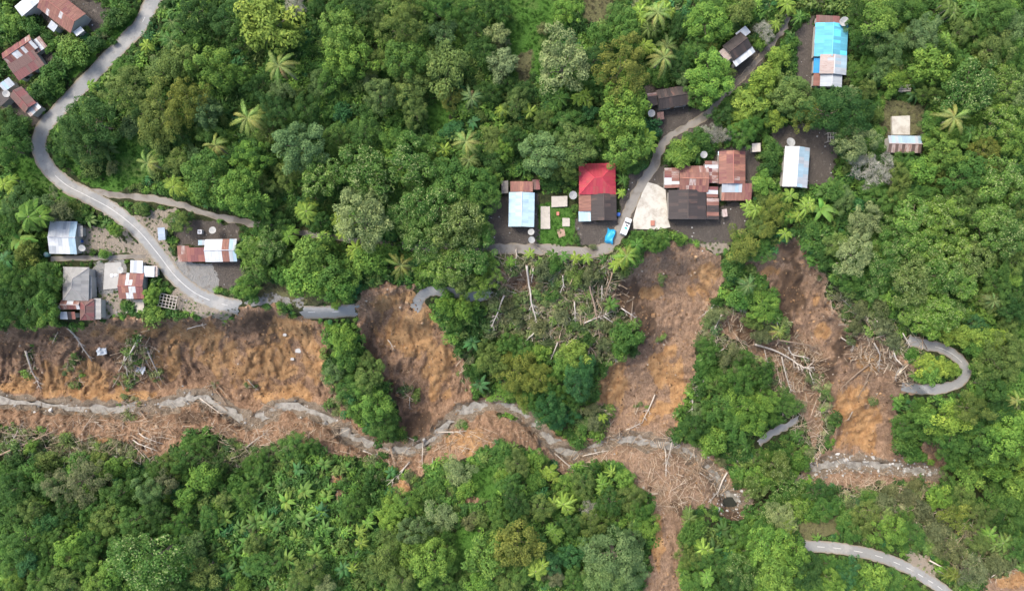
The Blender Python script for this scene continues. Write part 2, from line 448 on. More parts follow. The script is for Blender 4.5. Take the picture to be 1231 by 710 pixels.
M_RUBBER = solid('tyre_rubber', (.02, .02, .02), .8)
M_TEAL = solid('teal_print', (.05, .3, .28), .4)
M_BLUEPL = solid('blue_plastic', (.03, .1, .35), .4)
M_TIN = solid('scrap_tin', (.36, .4, .44), .4, .3, 1, .5)
M_PINK = solid('pink_plastic', (.5, .15, .12), .5)

def twig_material(name, ramp_cols, scale=.35):
    q = NT(name)
    lv = q.n('ShaderNodeAttribute', attribute_name='lv').outputs['Fac']
    cr = q.n('ShaderNodeValToRGB', {0: lv})
    e = cr.color_ramp.elements
    while len(e) < len(ramp_cols): e.new(.5)
    for i, c in enumerate(ramp_cols):
        e[i].position = i / (len(ramp_cols) - 1); e[i].color = (*c, 1)
    return q.out(q.bsdf(cr.outputs[0], .9, .2))
M_STICKS = twig_material('driftwood', [(.1, .065, .04), (.24, .17, .11), (.4, .31, .22), (.52, .45, .36)])
M_CLODS = twig_material('clods', [(.08, .05, .03), (.22, .13, .07), (.34, .22, .12), (.4, .36, .3)])
M_PEBBLE = twig_material('pebbles', [(.12, .12, .115), (.25, .25, .24), (.36, .36, .35), (.5, .5, .48)])
M_STRAW = twig_material('broken_brush', [(.13, .11, .07), (.26, .23, .16), (.38, .35, .27), (.5, .48, .42)])

def roof_material():
    q = NT('roof_metal')
    oi = q.n('ShaderNodeObjectInfo'); tc = q.n('ShaderNodeTexCoord').outputs['Object']
    rnd = q.math('MULTIPLY', oi.outputs['Random'], 40.0)
    mp = q.n('ShaderNodeMapping', {'Vector': tc, 'Scale': (2.2, .5, 1)})
    off = q.n('ShaderNodeVectorMath', {0: mp.outputs[0], 1: q.n('ShaderNodeCombineXYZ', {0: rnd, 1: rnd}).outputs[0]}, operation='ADD').outputs[0]
    nz = q.noise(off, 1.3, 6, .7)
    nz2 = q.noise(off, .45, 3, .5)
    lim = q.math('SUBTRACT', 1.02, oi.outputs['Alpha'])
    f = q.ramp(q.math('SUBTRACT', q.math('MULTIPLY_ADD', nz, .75, q.math('MULTIPLY', nz2, .3)), lim), -.08, .14)
    rust = q.mix(nz2, (.11, .048, .038), (.27, .135, .1))
    c = q.mix(f, oi.outputs['Color'], rust)
    dirt = q.math('MULTIPLY_ADD', nz2, .5, .72)
    c = q.mix(1.0, c, q.n('ShaderNodeCombineColor', {0: dirt, 1: dirt, 2: dirt}).outputs[0], 'MULTIPLY')
    x = q.n('ShaderNodeSeparateXYZ', {0: tc}).outputs[0]
    rib = q.math('SINE', q.math('MULTIPLY', x, 2 * math.pi / .24))
    return q.out(q.bsdf(c, .55, .35, 0.0, q.bump(rib, .8, .03)))
M_ROOF = roof_material()

def ground_material():
    q = NT('ground')
    tc = q.n('ShaderNodeTexCoord').outputs['Object']
    A = lambda nm: q.n('ShaderNodeAttribute', attribute_name=nm).outputs['Fac']
    n1 = q.noise(tc, .12, 6, .65); n2 = q.noise(tc, .7, 6, .7); n3 = q.noise(tc, 3.0, 5, .75)
    st = q.n('ShaderNodeMapping', {'Vector': tc, 'Scale': (.62, .34, .3), 'Rotation': (0, 0, .35)}).outputs[0]
    n4 = q.noise(st, 1.0, 8, .75)
    st2 = q.n('ShaderNodeMapping', {'Vector': tc, 'Scale': (2.4, 1.3, .8), 'Rotation': (0, 0, -.3)}).outputs[0]
    n5 = q.noise(st2, 1.0, 8, .8)
    def m(attr, w=.5, nz=n2, soft=.14):
        return q.ramp(q.math('MULTIPLY_ADD', q.math('SUBTRACT', nz, .5), w * 2, A(attr)), .5 - soft, .5 + soft)
    floor = q.mix(q.ramp(n2, .35, .65), (.022, .03, .012), (.055, .065, .025))
    floor = q.mix(q.ramp(n3, .55, .75), floor, (.09, .075, .045))
    lawn = q.mix(n3, (.045, .12, .018), (.085, .19, .03)); lawn = q.mix(q.ramp(n1, .5, .75), lawn, (.11, .15, .045))
    dry = q.mix(n3, (.16, .14, .075), (.11, .13, .05))
    grey = q.mix(n3, (.2, .2, .19), (.33, .32, .3)); grey = q.mix(q.ramp(n2, .5, .75), grey, (.2, .17, .14))
    earth = q.mix(n3, (.065, .055, .048), (.14, .122, .105)); earth = q.mix(q.ramp(n2, .55, .75), earth, (.2, .18, .155))
    sand = q.mix(n3, (.24, .2, .155), (.38, .33, .27)); sand = q.mix(q.ramp(n2, .55, .7), sand, (.1, .12, .05))
    brown = q.mix(q.ramp(n4, .3, .68), (.155, .092, .056), (.39, .25, .158))
    brown = q.mix(q.math('MULTIPLY', q.ramp(n5, .5, .66), .8), brown, (.47, .33, .225))
    brown = q.mix(q.math('MULTIPLY', q.ramp(n5, .5, .3), .6), brown, (.1, .057, .034))
    tanf = q.math('MULTIPLY', A('tan'), .6)
    brown = q.mix(tanf, brown, q.mix(q.ramp(n5, .3, .7), (.18, .118, .08), (.44, .315, .222)))
    och = q.mix(q.ramp(n4, .32, .66), (.31, .165, .07), (.52, .32, .15)); och = q.mix(q.math('MULTIPLY', q.ramp(n5, .55, .75), .7), och, (.52, .37, .23))
    drk = q.mix(n5, (.075, .05, .034), (.18, .12, .08))
    so = q.mix(m('dark', .6, n5, .3), brown, drk); so = q.mix(q.math('MULTIPLY', m('ochre', .75, n5, .26), .85), so, och)
    grv = q.mix(q.ramp(n3, .3, .7), (.15, .118, .085), (.3, .25, .195))
    c = floor
    for a, col in (('lawn', lawn), ('drygrass', dry), ('sand', sand), ('earth', earth), ('grey', grey)):
        c = q.mix(m(a, .35, n3), c, col)
    c = q.mix(m('soil', .3, n2, .1), c, so)
    c = q.mix(m('gravel', .45, n2), c, grv)
    hgt = q.math('ADD', q.math('MULTIPLY', n4, .9), q.math('ADD', q.math('MULTIPLY', n5, .8), q.math('MULTIPLY', n3, .5)))
    return q.out(q.bsdf(c, .93, .2, 0, q.bump(hgt, 1.0, .8)))
M_GROUND = ground_material()

def road_material(name, a, b, stain):
    q = NT(name)
    tc = q.n('ShaderNodeTexCoord').outputs['Object']
    n1 = q.noise(tc, .25, 5, .6); n2 = q.noise(tc, 2.0, 6, .75)
    c = q.mix(n2, a, b); c = q.mix(q.math('MULTIPLY', q.ramp(n1, .48, .62), .8), c, stain)
    n6 = q.noise(tc, .6, 8, .8); c = q.mix(q.math('MULTIPLY', q.ramp(n6, .56, .68), .75), c, (.15, .12, .085))
    e = q.n('ShaderNodeAttribute', attribute_name='edge').outputs['Fac']
    f = q.ramp(q.math('MULTIPLY_ADD', q.math('SUBTRACT', n2, .5), 1.3, e), .66, .98)
    c = q.mix(f, c, (.2, .17, .125))
    return q.out(q.bsdf(c, .88, .25, 0, q.bump(n2, .4, .03)))
M_ASPHALT = road_material('asphalt', (.165, .17, .17), (.24, .244, .24), (.275, .27, .255))
M_LANE = road_material('lane_concrete', (.15, .138, .122), (.25, .235, .21), (.12, .105, .088))

M_TRACK = road_material('earth_track', (.06, .052, .045), (.13, .115, .1), (.19, .17, .15))
q = NT('muddy_water')
tc = q.n('ShaderNodeTexCoord').outputs['Object']
n2 = q.noise(tc, .9, 6, .7)
M_WATER = q.out(q.bsdf(q.mix(q.ramp(n2, .35, .65), (.13, .122, .105), (.25, .24, .215)), .35, .4, 0, q.bump(q.noise(tc, 1.6, 4, .6), .6, .12)))

# ------------------------------------------------------------------ terrain
X, Y, Z = unproj(U, V, H)
ring = np.zeros(U.shape, bool); ring[0] = ring[-1] = True; ring[:, 0] = ring[:, -1] = True      # the outermost ring runs on to the horizon
X = np.where(ring, X * 12, X); Y = np.where(ring, Y * 12, Y)
nr, nc = U.shape
idx = np.arange(nr * nc).reshape(nr, nc)
quads = np.stack([idx[1:, :-1], idx[1:, 1:], idx[:-1, 1:], idx[:-1, :-1]], -1).reshape(-1, 4)
gm = fast_mesh('ground', np.stack([X, Y, Z], -1).reshape(-1, 3), quads, M_GROUND, True)
for nm, arr in (('soil', soil), ('tan', sstep(600, 730, U) * (1 - .7 * ochre)), ('ochre', ochre), ('dark', darksoil), ('gravel', gravel * soil), *yard.items()):
    fattr(gm, nm, arr.ravel(), 'POINT')
tag(link('ground', gm), 'valley slope with bare brown landslide scars and green forest floor', kind='structure')

def ribbon(name, pts, hw, mat, dz, n=8, wob=.6, across=7, tags=None, ragged=0.0, zfun=None):
    c = catmull(pts, n)
    d = np.gradient(c, axis=0); d /= np.linalg.norm(d, axis=1)[:, None] + 1e-9
    nrm = np.stack([-d[:, 1], d[:, 0]], 1)
    V_, E_ = [], []
    for k in range(across):
        s = k / (across - 1) * 2 - 1
        w = hw if not callable(hw) else hw(np.arange(len(c)) / (len(c) - 1))
        wv = (vnoise(c[:, 0] / 4 + 31 * (k == 0), c[:, 1] / 4, 5) - .5) * 2 * wob
        p = c + nrm * (s * w + wv * abs(s) ** 3)[:, None]
        if ragged:
            jit = (random.random() - .5) * ragged
            p[-1] += d[-1] * jit; p[0] -= d[0] * (random.random() - .5) * ragged
        z = samp(H, p[:, 0], p[:, 1]) + dz if zfun is None else zfun(p[:, 0], p[:, 1])
        x, y, z = unproj(p[:, 0], p[:, 1], z)
        V_.append(np.stack([x, y, z], 1)); E_.append(np.full(len(c), abs(s)))
    Vv = np.concatenate(V_); m_ = len(c)
    ii = np.arange(across * m_).reshape(across, m_)
    Q = np.stack([ii[:-1, :-1], ii[:-1, 1:], ii[1:, 1:], ii[1:, :-1]], -1).reshape(-1, 4)
    me = fast_mesh(name, Vv, Q, mat, True)
    if me.polygons[0].normal.z < 0: me.flip_normals()
    fattr(me, 'edge', np.concatenate(E_), 'POINT')
    return link(name, me)
def marking(road, pts, i0, i1, hw=.5, dz=.075):
    c = catmull(pts, 8)
    sub = c[i0:i1 + 1]
    o = ribbon('road_marking', [tuple(p) for p in sub], hw, M_PAINTW, dz, 2, 0, 2)
    o.parent = road
r1 = tag(ribbon('road', ROAD_MAIN, 9.3, M_ASPHALT, .05, 8, 1.2, 9, ragged=6), 'grey asphalt road sweeping down from the top left to the scar', kind='structure')
nn = len(ROAD_MAIN)
marking(r1, ROAD_MAIN, 84, 142, .42)
for a in (3 * 8 + 4, 146):
    marking(r1, ROAD_MAIN, a, min(a + 2, 151), .28)
r2 = tag(ribbon('road', ROAD_MID, 7.5, M_ASPHALT, .05, 8, .8, 9, ragged=8), 'short cut-off stretch of asphalt road between the two left scars', kind='structure')
marking(r2, ROAD_MID, 2, 4, .45); marking(r2, ROAD_MID, 9, 11, .45)
tag(ribbon('road', ROAD_END, 6.5, M_ASPHALT, .05, 8, 1.5, 7, ragged=8), 'broken asphalt road end at the right lip of the middle scar', kind='structure')
tag(ribbon('road', LANE[:22], lambda s: 6.6 - 2.4 * np.clip((s - .78) * 8, 0, 1) - 2.6 * np.clip((.42 - s) * 8, 0, 1), M_LANE, .038, 8, 2.2, 7), 'narrow concrete lane running past the houses', kind='structure')
tag(ribbon('path', LANE[21:], 3.6, M_TRACK, .028, 8, 2.0, 5), 'dark earth track climbing past the dark and white roof', kind='structure')
tag(ribbon('footpath', FOOTPATH, 3, M_LANE, .034, 8, .8, 5), 'short concrete path between the white house and the grey hip roof', kind='structure')
r3 = tag(ribbon('road', HAIRPIN, 6.3, M_ASPHALT, .05, 10, 1.2, 7), 'hairpin road bend around a planted loop', kind='structure')
marking(r3, HAIRPIN, 20, 36, .3)
r4 = tag(ribbon('road', LOWER, 7.0, M_ASPHALT, .05, 8, 1, 7), 'asphalt road in the bottom right corner', kind='structure')
for a in (10, 14, 19, 24, 29, 33, 37, 41, 45):
    marking(r4, LOWER, a, a + 2, .38)
tag(ribbon('road', SCRAP, 4.0, M_ASPHALT, .05, 8, 2.6, 5, ragged=6), 'leftover strip of concrete road between bushes', kind='structure')
# lane slabs joints
c_ = catmull(LANE, 8)

# muddy stream
tag(ribbon('stream', STREAM[:27], lambda s: 5.0 + 1.8 * np.sin(s * 47) + 1.6 * np.exp(-((s - .325) / .03) ** 2) - 1.5 * np.clip(1 - np.abs(s - .3) * 30, 0, 1), M_WATER, 0, 8, 3.4, 7, zfun=lambda u, v: np.full(np.shape(u), HB + .28)), 'grey muddy stream winding below the scars', kind='structure')

tag(ribbon('stream', STREAM[28:34], lambda s: 6.0 + 1.5 * np.sin(s * 20), M_WATER, 0, 8, 3.0, 7, zfun=lambda u, v: np.full(np.shape(u), HB + .3)), 'rubble-choked grey stream reach under the right-hand slide', kind='structure')

M_POOL = solid('dark_pool', (.03, .032, .028), .12, .2, 1, .5)
pl_ = [(876 + (8.5 + 2 * math.sin(3 * a)) * math.cos(a), 603 + (7.5 + 1.5 * math.cos(2 * a)) * math.sin(a)) for a in np.linspace(0, 6.283, 25)[:-1]]
pv_ = [unproj(a, b, HB + .42) for a, b in pl_]
tag(link('pool', mesh('pool', pv_, [tuple(reversed(range(24)))], M_POOL)), 'dark still pool in the stream bed ringed by boulders', kind='structure')
# ------------------------------------------------------------------ houses
WHITE, SILVER, LBLUE, CYAN, BLUE = (.47, .49, .5), (.33, .36, .39), (.28, .39, .46), (.095, .33, .44), (.03, .23, .48)
RUST, MAROON, ORANGE, DARKR, GREYR = (.22, .088, .07), (.16, .06, .058), (.32, .15, .1), (.042, .034, .032), (.27, .265, .25)
PINKG, RED, BROWNG = (.36, .3, .275), (.36, .04, .06), (.1, .07, .06)
def pick(pal):
    r = random.random() * sum(p[2] for p in pal)
    for c, ru, w in pal:
        r -= w
        if r <= 0: return c, ru
    return pal[-1][0], pal[-1][1]
P_WHITE = [(WHITE, .3, 6), (SILVER, .35, 1)]
P_LBLUE = [(LBLUE, .28, 5), (SILVER, .3, 1)]
P_ICE = [((.38, .51, .56), .28, 6), ((.33, .46, .54), .3, 3)]
P_RUST = [(RUST, .6, 6), (MAROON, .5, 3), (ORANGE, .5, 1.5), (PINKG, .5, .6)]
P_RUSTW = [(RUST, .6, 4), (WHITE, .4, 2), (PINKG, .55, 2), (MAROON, .4, 2)]
P_MAROON = [(MAROON, .4, 6), (RUST, .4, 2)]
P_DARK = [(DARKR, .3, 6), ((.06, .045, .04), .4, 3)]
P_GREY = [(GREYR, .28, 6), ((.24, .235, .225), .3, 3)]
P_RED = [(RED, .34, 6), ((.36, .05, .06), .42, 3)]
P_CYAN = [(CYAN, .2, 6), ((.12, .53, .72), .22, 3)]
P_BROWN = [((.13, .075, .065), .35, 5), (MAROON, .35, 2)]
P_SILVER = [(SILVER, .35, 5), (LBLUE, .3, 2)]
P_PALE = [(PINKG, .42, 4), (SILVER, .4, 2), (WHITE, .4, 1)]
P_ORANGE = [(ORANGE, .6, 5), (RUST, .6, 2)]

def clip(poly, a, s, keep_ge):
    out = []
    for i in range(len(poly)):
        p, q_ = poly[i], poly[(i + 1) % len(poly)]
        ip = (p[a] >= s) if keep_ge else (p[a] <= s)
        iq = (q_[a] >= s) if keep_ge else (q_[a] <= s)
        if ip: out.append(p)
        if ip != iq:
            t_ = (s - p[a]) / (q_[a] - p[a])
            out.append(tuple(p[k] + t_ * (q_[k] - p[k]) for k in range(2)))
    return out
def face_sheets(root, base, face, pal, width=.8, rowlen=3.0, lift=.012, sprung=.02, gap=0.0):
    """cover a planar roof face (3-D corners, first edge is the eave) with separate metal sheets"""
    p0, p1 = Vector(face[0]), Vector(face[1])
    xs_ = (p1 - p0).normalized()
    nz = xs_.cross(Vector(face[-1]) - p0).normalized()
    if nz.z < 0: nz = -nz
    ys_ = nz.cross(xs_)
    flat = [((Vector(p) - p0).dot(xs_), (Vector(p) - p0).dot(ys_)) for p in face]
    smin, smax = min(p[0] for p in flat), max(p[0] for p in flat)
    tmin, tmax = min(p[1] for p in flat), max(p[1] for p in flat)
    nco = max(1, round((smax - smin) / width)); nro = max(1, math.ceil((tmax - tmin) / rowlen))
    for r in range(nro):
        for c in range(nco):
            s0, s1 = smin + (smax - smin) * c / nco, smin + (smax - smin) * (c + 1) / nco
            t0, t1 = tmin + (tmax - tmin) * r / nro, tmin + (tmax - tmin) * (r + 1) / nro
            pg = clip(clip(clip(clip(flat, 0, s0 - .03, True), 0, s1 + .03, False), 1, t0 - .08, True), 1, t1, False)
            if len(pg) < 3: continue
            cs, ct = (s0 + s1) / 2, (t0 + t1) / 2
            if isinstance(pal, list) and isinstance(pal[0][1], list):     # bands across the roof
                fr = (cs - smin) / (smax - smin)
                pl = next(b for lim, b in pal if fr <= lim + 1e-6)
            elif callable(pal): pl = pal((cs - smin) / (smax - smin), (ct - tmin) / max(tmax - tmin, 1e-6))
            else: pl = pal
            col, rust = pick(pl)
            n_ = len(pg)
            vv = [(a - cs, b - ct, 0.012) for a, b in pg] + [(a - cs, b - ct, -.012) for a, b in pg]
            ff = [tuple(range(n_)), tuple(range(2 * n_ - 1, n_ - 1, -1))] + [(i, n_ + i, n_ + (i + 1) % n_, (i + 1) % n_) for i in range(n_)]
            o = link('roof_sheet', mesh('roof_sheet', vv, ff, M_ROOF), root)
            h_ = lift * (c % 2) + r * .03 + random.random() * sprung + .03
            org = p0 + xs_ * cs + ys_ * ct + nz * h_
            mt = Matrix((xs_, ys_, nz)).transposed().to_4x4()
            mt.translation = org
            o.matrix_local = base @ mt @ Matrix.Rotation((random.random() - .5) * sprung * 1.5, 4, 'Z')
            k = .93 + .14 * random.random()
            o.color = (col[0] * k, col[1] * k, col[2] * k, rust)

RECTS = []
def block(root, u, v, w, d, ang, kind, pal, eave=2.6, rise=1.0, ridge='x', walls=True, over=.35, detail=False, origin=None, z0=0.0, sprung=.02):
    """one roofed volume of a house. w, d plan units, ang degrees anticlockwise"""
    RECTS.append((u, v, w, d, ang))
    f = S * (CAMZ - eave) / CAMZ
    c = G(u, v, 0); zc = root.location.z
    cx, cy, _ = unproj(u, v, zc + eave)
    base = Matrix.Translation((cx - root.location.x, cy - root.location.y, z0)) @ Matrix.Rotation(math.radians(ang), 4, 'Z')
    W, Dd = w * f / 2, d * f / 2
    e, t_ = eave, eave + rise
    if kind == 'gable':
        if ridge == 'x':
            faces = [[(-W, -Dd, e), (W, -Dd, e), (W, 0, t_), (-W, 0, t_)], [(-W, Dd, e), (W, Dd, e), (W, 0, t_), (-W, 0, t_)]]
            cap = [(-W, 0, t_ + .06), (W, 0, t_ + .06)]
        else:
            faces = [[(W, -Dd, e), (W, Dd, e), (0, Dd, t_), (0, -Dd, t_)], [(-W, -Dd, e), (-W, Dd, e), (0, Dd, t_), (0, -Dd, t_)]]
            cap = [(0, -Dd, t_ + .06), (0, Dd, t_ + .06)]
    elif kind == 'shed':
        dirs = {'down': [(-W, -Dd, e), (W, -Dd, e), (W, Dd, t_), (-W, Dd, t_)], 'up': [(W, Dd, e), (-W, Dd, e), (-W, -Dd, t_), (W, -Dd, t_)],
                'left': [(-W, Dd, e), (-W, -Dd, e), (W, -Dd, t_), (W, Dd, t_)], 'right': [(W, -Dd, e), (W, Dd, e), (-W, Dd, t_), (-W, -Dd, t_)]}
        faces = [dirs[ridge]]; cap = None
    else:                                                                    # hip
        if W >= Dd:
            k = W - Dd * .95
            a, b = (-k, 0, t_), (k, 0, t_)
            faces = [[(-W, -Dd, e), (W, -Dd, e), b, a], [(W, Dd, e), (-W, Dd, e), a, b], [(W, -Dd, e), (W, Dd, e), b], [(-W, Dd, e), (-W, -Dd, e), a]]
        else:
            k = Dd - W * .95
            a, b = (0, -k, t_), (0, k, t_)
            faces = [[(W, -Dd, e), (W, Dd, e), b, a], [(-W, Dd, e), (-W, -Dd, e), a, b], [(-W, -Dd, e), (W, -Dd, e), a], [(W, Dd, e), (-W, Dd, e), b]]
        cap = [a, b]
    for i, fc in enumerate(faces):
        face_sheets(root, base, fc, pal[i] if isinstance(pal, tuple) else pal, sprung=sprung)
    if cap and kind == 'gable' or kind == 'hip':
        pts = [cap] if kind == 'gable' else [cap] + [[faces[0][j], (cap[0] if kind and ((Vector(faces[0][j]) - Vector(cap[0])).length < (Vector(faces[0][j]) - Vector(cap[1])).length) else cap[1])] for j in (0, 1)] + \
              [[faces[1][j], (cap[0] if ((Vector(faces[1][j]) - Vector(cap[0])).length < (Vector(faces[1][j]) - Vector(cap[1])).length) else cap[1])] for j in (0, 1)]
        p_ = pal[0] if isinstance(pal, tuple) else pal
        if callable(p_): p_ = p_(.5, 1)
        if isinstance(p_[0][1], list): p_ = p_[0][1]
        col, ru = pick(p_)
        for a, b in pts:
            vv, ff = tube([Vector(a) + Vector((0, 0, .05)), Vector(b) + Vector((0, 0, .07))], .11, 6)
            o = link('ridge_cap', mesh('ridge_cap', vv, ff, M_ROOF), root); o.matrix_local = base
            o.color = (min(1, col[0] * 1.25), min(1, col[1] * 1.2), min(1, col[2] * 1.2), ru * .7)
    if walls:
        g = over; th = .12
        hi = e - .02
        wv, wf = joined([box(-W + g, W - g, -Dd + g, -Dd + g + th, -1.2, hi), box(-W + g, W - g, Dd - g - th, Dd - g, -1.2, hi),
                         box(-W + g, -W + g + th, -Dd + g + th, Dd - g - th, -1.2, hi), box(W - g - th, W - g, -Dd + g + th, Dd - g - th, -1.2, hi)])
        o = link('wall', mesh('wall', wv, wf, M_WALL), root); o.matrix_local = base
        if kind == 'gable':                                                  # gable ends
            if ridge == 'x': tri = [[(x_, -Dd + g, e - .02), (x_, Dd - g, e - .02), (x_, 0, t_ - .1)] for x_ in (-W + g, W - g)]
            else: tri = [[(-W + g, y_, e - .02), (W - g, y_, e - .02), (0, y_, t_ - .1)] for y_ in (-Dd + g, Dd - g)]
            for tr_ in tri:
                o2 = link('gable_end', mesh('gable_end', tr_, [(0, 1, 2)], M_WALL), root); o2.matrix_local = base
        if detail:
            y_ = -Dd + g - .03
            dv, df = box(-.45, .45, y_ - .03, y_ + .02, 0, 2.0)
            o = link('door', mesh('door', dv, df, M_DOOR), root); o.matrix_local = base
            for sx in (-1, 1):
                if W < 1.8: break
                wv2, wf2 = box(sx * W * .55 - .5, sx * W * .55 + .5, y_ - .02, y_ + .02, .9, 1.9)
                o = link('window', mesh('window', wv2, wf2, M_GLASS), root); o.matrix_local = base
def house(u, v, label, name='house', cat='house'):
    r = empty(name, G(u, v, 0)); return tag(r, label, cat, 'village houses and sheds')
LM = []      # landmarks used in descriptions: (phrase, u, v)

h = house(66, 14, 'large rusty red roof with white streaks and a white wing, top left corner')
block(h, 74, 13, 50, 29, -38, 'gable', P_RUSTW[:1] * 3 + [(WHITE, .5, 2), (MAROON, .5, 6)], 3.0, 1.3, detail=True)
block(h, 35, 5, 30, 17, 40, 'shed', P_WHITE, 2.7, .6, 'up')
block(h, 64, 32, 10, 9, -40, 'shed', P_SILVER, 2.3, .3, 'down')
block(h, 95, 38, 11, 6, 38, 'shed', P_WHITE, 2.3, .2, 'down')
LM.append(('top left rusty roof', 66, 14))
h = house(30, 68, 'rusty patchwork roof with white sheets, second house down the left edge')
block(h, 33, 79, 36, 20, 32, 'shed', P_BROWN, 2.5, .9, 'down', detail=True)
block(h, 24, 61, 40, 18, 34, 'gable', P_RUSTW, 2.9, .9, sprung=.12)
block(h, 46, 55, 17, 14, 34, 'shed', P_RUSTW, 2.2, .4, 'down', sprung=.12)
LM.append(('left patchwork roof', 30, 68))
h = house(28, 120, 'small dark brown roof with pale end sheets beside the left road bend')
block(h, 28, 120, 27, 18, -48, 'gable', P_BROWN, 2.7, .8, detail=True)
block(h, 41, 132, 7, 17, -48, 'shed', P_PALE, 2.3, .2, 'right')
block(h, 9, 102, 15, 10, 35, 'shed', P_SILVER, 2.4, .4, 'down', sprung=.1)
block(h, 2, 119, 14, 16, -48, 'shed', P_DARK, 2.2, .3, 'left')
LM.append(('small brown left roof', 28, 120))
h = house(77, 285, 'white sheet roof with pale blue right side above the concrete path')
block(h, 76.5, 285.5, 33, 39, -1, 'gable', [(.7, P_WHITE), (1.0, P_LBLUE)], 2.8, .8, 'x', detail=True)
block(h, 62.5, 290, 5, 21, 0, 'shed', P_RUST, 2.3, .2, 'left')
block(h, 96.5, 278, 6, 13, 0, 'shed', P_GREY, 2.2, .2, 'right')
LM.append(('left white roof', 77, 285))
h = house(93, 345, 'grey hip roof with rusty and dark brown extensions at the lip of the scar')
block(h, 91.5, 341, 31, 40, -1, 'hip', P_GREY, 3.0, 1.6, detail=True)
block(h, 108, 345, 5, 28, 0, 'shed', P_GREY, 2.4, .3, 'right')
block(h, 85, 366, 23, 11, 0, 'gable', P_RUSTW, 2.6, .5)
block(h, 105, 372, 17, 25, 0, 'hip', P_BROWN, 2.7, .9)
block(h, 82, 379, 18, 9, 0, 'shed', [(DARKR, .3, 2), (RUST, .5, 2), (WHITE, .4, .7)], 2.1, .3, 'down', sprung=.15)
block(h, 117.5, 371, 8, 25, 0, 'shed', P_GREY, 2.3, .2, 'right')
LM.append(('grey hip roof', 93, 345))
h = house(159, 343, 'red rusted roof with a white flat-roofed addition near the road')
block(h, 158.5, 343.5, 30, 31, 0, 'gable', [(.35, P_RUST), (.75, [(RUST, .6, 2), (WHITE, .45, 2)]), (1, P_MAROON)], 2.7, .8, 'x', detail=True)
block(h, 164.5, 320.5, 15, 15, -3, 'shed', P_WHITE, 2.9, .15, 'down')
block(h, 177, 326, 18, 13, -3, 'shed', P_WHITE, 2.6, .15, 'down')
block(h, 186, 326, 7, 13, 0, 'shed', P_PALE, 2.3, .15, 'right', sprung=.08)
LM.append(('red roadside roof', 162, 338))
h = house(260, 300, 'white, orange and pale blue striped roof with a maroon lean-to by the road bend')
block(h, 266, 301, 38, 27, 1, 'gable', [(.53, P_WHITE), (.74, P_ORANGE), (1.0, P_LBLUE)], 2.9, .8, 'x', detail=True)
block(h, 236.5, 306, 22, 17, 1, 'shed', P_MAROON, 2.4, .4, 'down')
block(h, 221, 305, 14, 19, 1, 'shed', P_RUSTW[:1] + [(PINKG, .55, 3), (RUST, .6, 4)], 2.2, .3, 'down')
block(h, 243, 291.5, 9, 6, 1, 'shed', P_SILVER, 2.3, .1, 'up')
LM.append(('striped roof', 260, 300))
h = house(194.5, 281, 'tiny blue-grey roof tucked beside a dense roadside tree', 'shed', 'shed')
block(h, 194.5, 281, 9, 15, 4, 'shed', [((.25, .3, .37), .2, 1)], 2.2, .2, 'left')
h = house(627, 250, 'ice-blue gabled roof with a rusty rear shed on the lane')
block(h, 627, 252, 30.5, 41, -1, 'gable', P_ICE, 2.8, .9, 'y', detail=True)
block(h, 627, 224.5, 27, 13, 0, 'shed', P_ORANGE[1:] + P_RUST, 2.5, .4, 'up')
block(h, 607, 225, 8, 15, 0, 'shed', [((.14, .13, .12), .3, 1)], 2.0, .2, 'left', sprung=.12)
block(h, 644.5, 222, 9, 12, 0, 'shed', P_BROWN, 2.1, .2, 'up')
LM.append(('ice-blue roof', 627, 250))
h = house(718, 232, 'bright red hip roof with dark brown and rusty front roofs')
block(h, 718, 215, 44, 37, 1, 'hip', P_RED, 3.0, 1.7, detail=True)
block(h, 725.5, 249, 31, 32, 1, 'gable', P_DARK, 2.6, .8, 'y')
block(h, 703, 242.5, 14.5, 23, 1, 'shed', P_ORANGE, 2.4, .4, 'left')
block(h, 703, 260, 15, 12, 1, 'shed', P_ICE, 2.1, .2, 'down')
LM.append(('red hip roof', 718, 225))
h = house(832, 232, 'wide rusty patchwork roof with dark front half beside the pale concrete yard')
block(h, 807.5, 214, 17.5, 24, 0, 'shed', P_RUSTW, 2.7, .4, 'left')
block(h, 834, 215, 35, 31, -1, 'gable', P_RUST + [(ORANGE, .6, 2)], 2.9, .9, 'x', detail=True)
block(h, 855, 207, 17, 26, 0, 'shed', P_RUSTW + [(PINKG, .5, 3)], 2.6, .5, 'right')
block(h, 826, 246, 45, 35, 0, 'gable', P_DARK, 2.6, .8, 'y')
block(h, 856, 231, 14, 13, 0, 'shed', P_RUSTW, 2.4, .3, 'right')
block(h, 856.5, 251, 15, 25, 0, 'shed', [(DARKR, .4, 3), (RUST, .6, 2), (PINKG, .5, 2)], 2.3, .3, 'right')
LM.append(('wide rusty roof', 832, 232))
h = house(882, 210, 'rust-red gable roof with a white strip and lean-to, right of the wide roof')
block(h, 880, 201.5, 31.5, 39, 0, 'gable', P_RUST + [(ORANGE, .5, 2)], 2.9, 1.0, 'y', detail=True)
block(h, 885, 231, 36, 20, 0, 'shed', lambda s, t_: P_SILVER if (t_ > .5 and s < .7) else P_RUST, 2.4, .6, 'down')
block(h, 870, 184.5, 14, 5, 0, 'shed', P_ICE, 2.5, .1, 'up')
LM.append(('rust-red gable roof', 882, 210))
h = house(909, 177, 'small square beige roof among bushes right of the rust-red gable', 'shed', 'shed')
block(h, 909, 177.5, 10, 10, 4, 'shed', [((.55, .48, .4), .3, 1)], 2.2, .2, 'down')
h = house(871, 256, 'tiny pale lean-to roof below the rust-red gable', 'shed', 'shed')
block(h, 871, 256, 6, 9, 10, 'shed', P_PALE, 2.0, .2, 'down')
h = house(887, 57, 'dark steep roof with white lower sheets beside the upper lane')
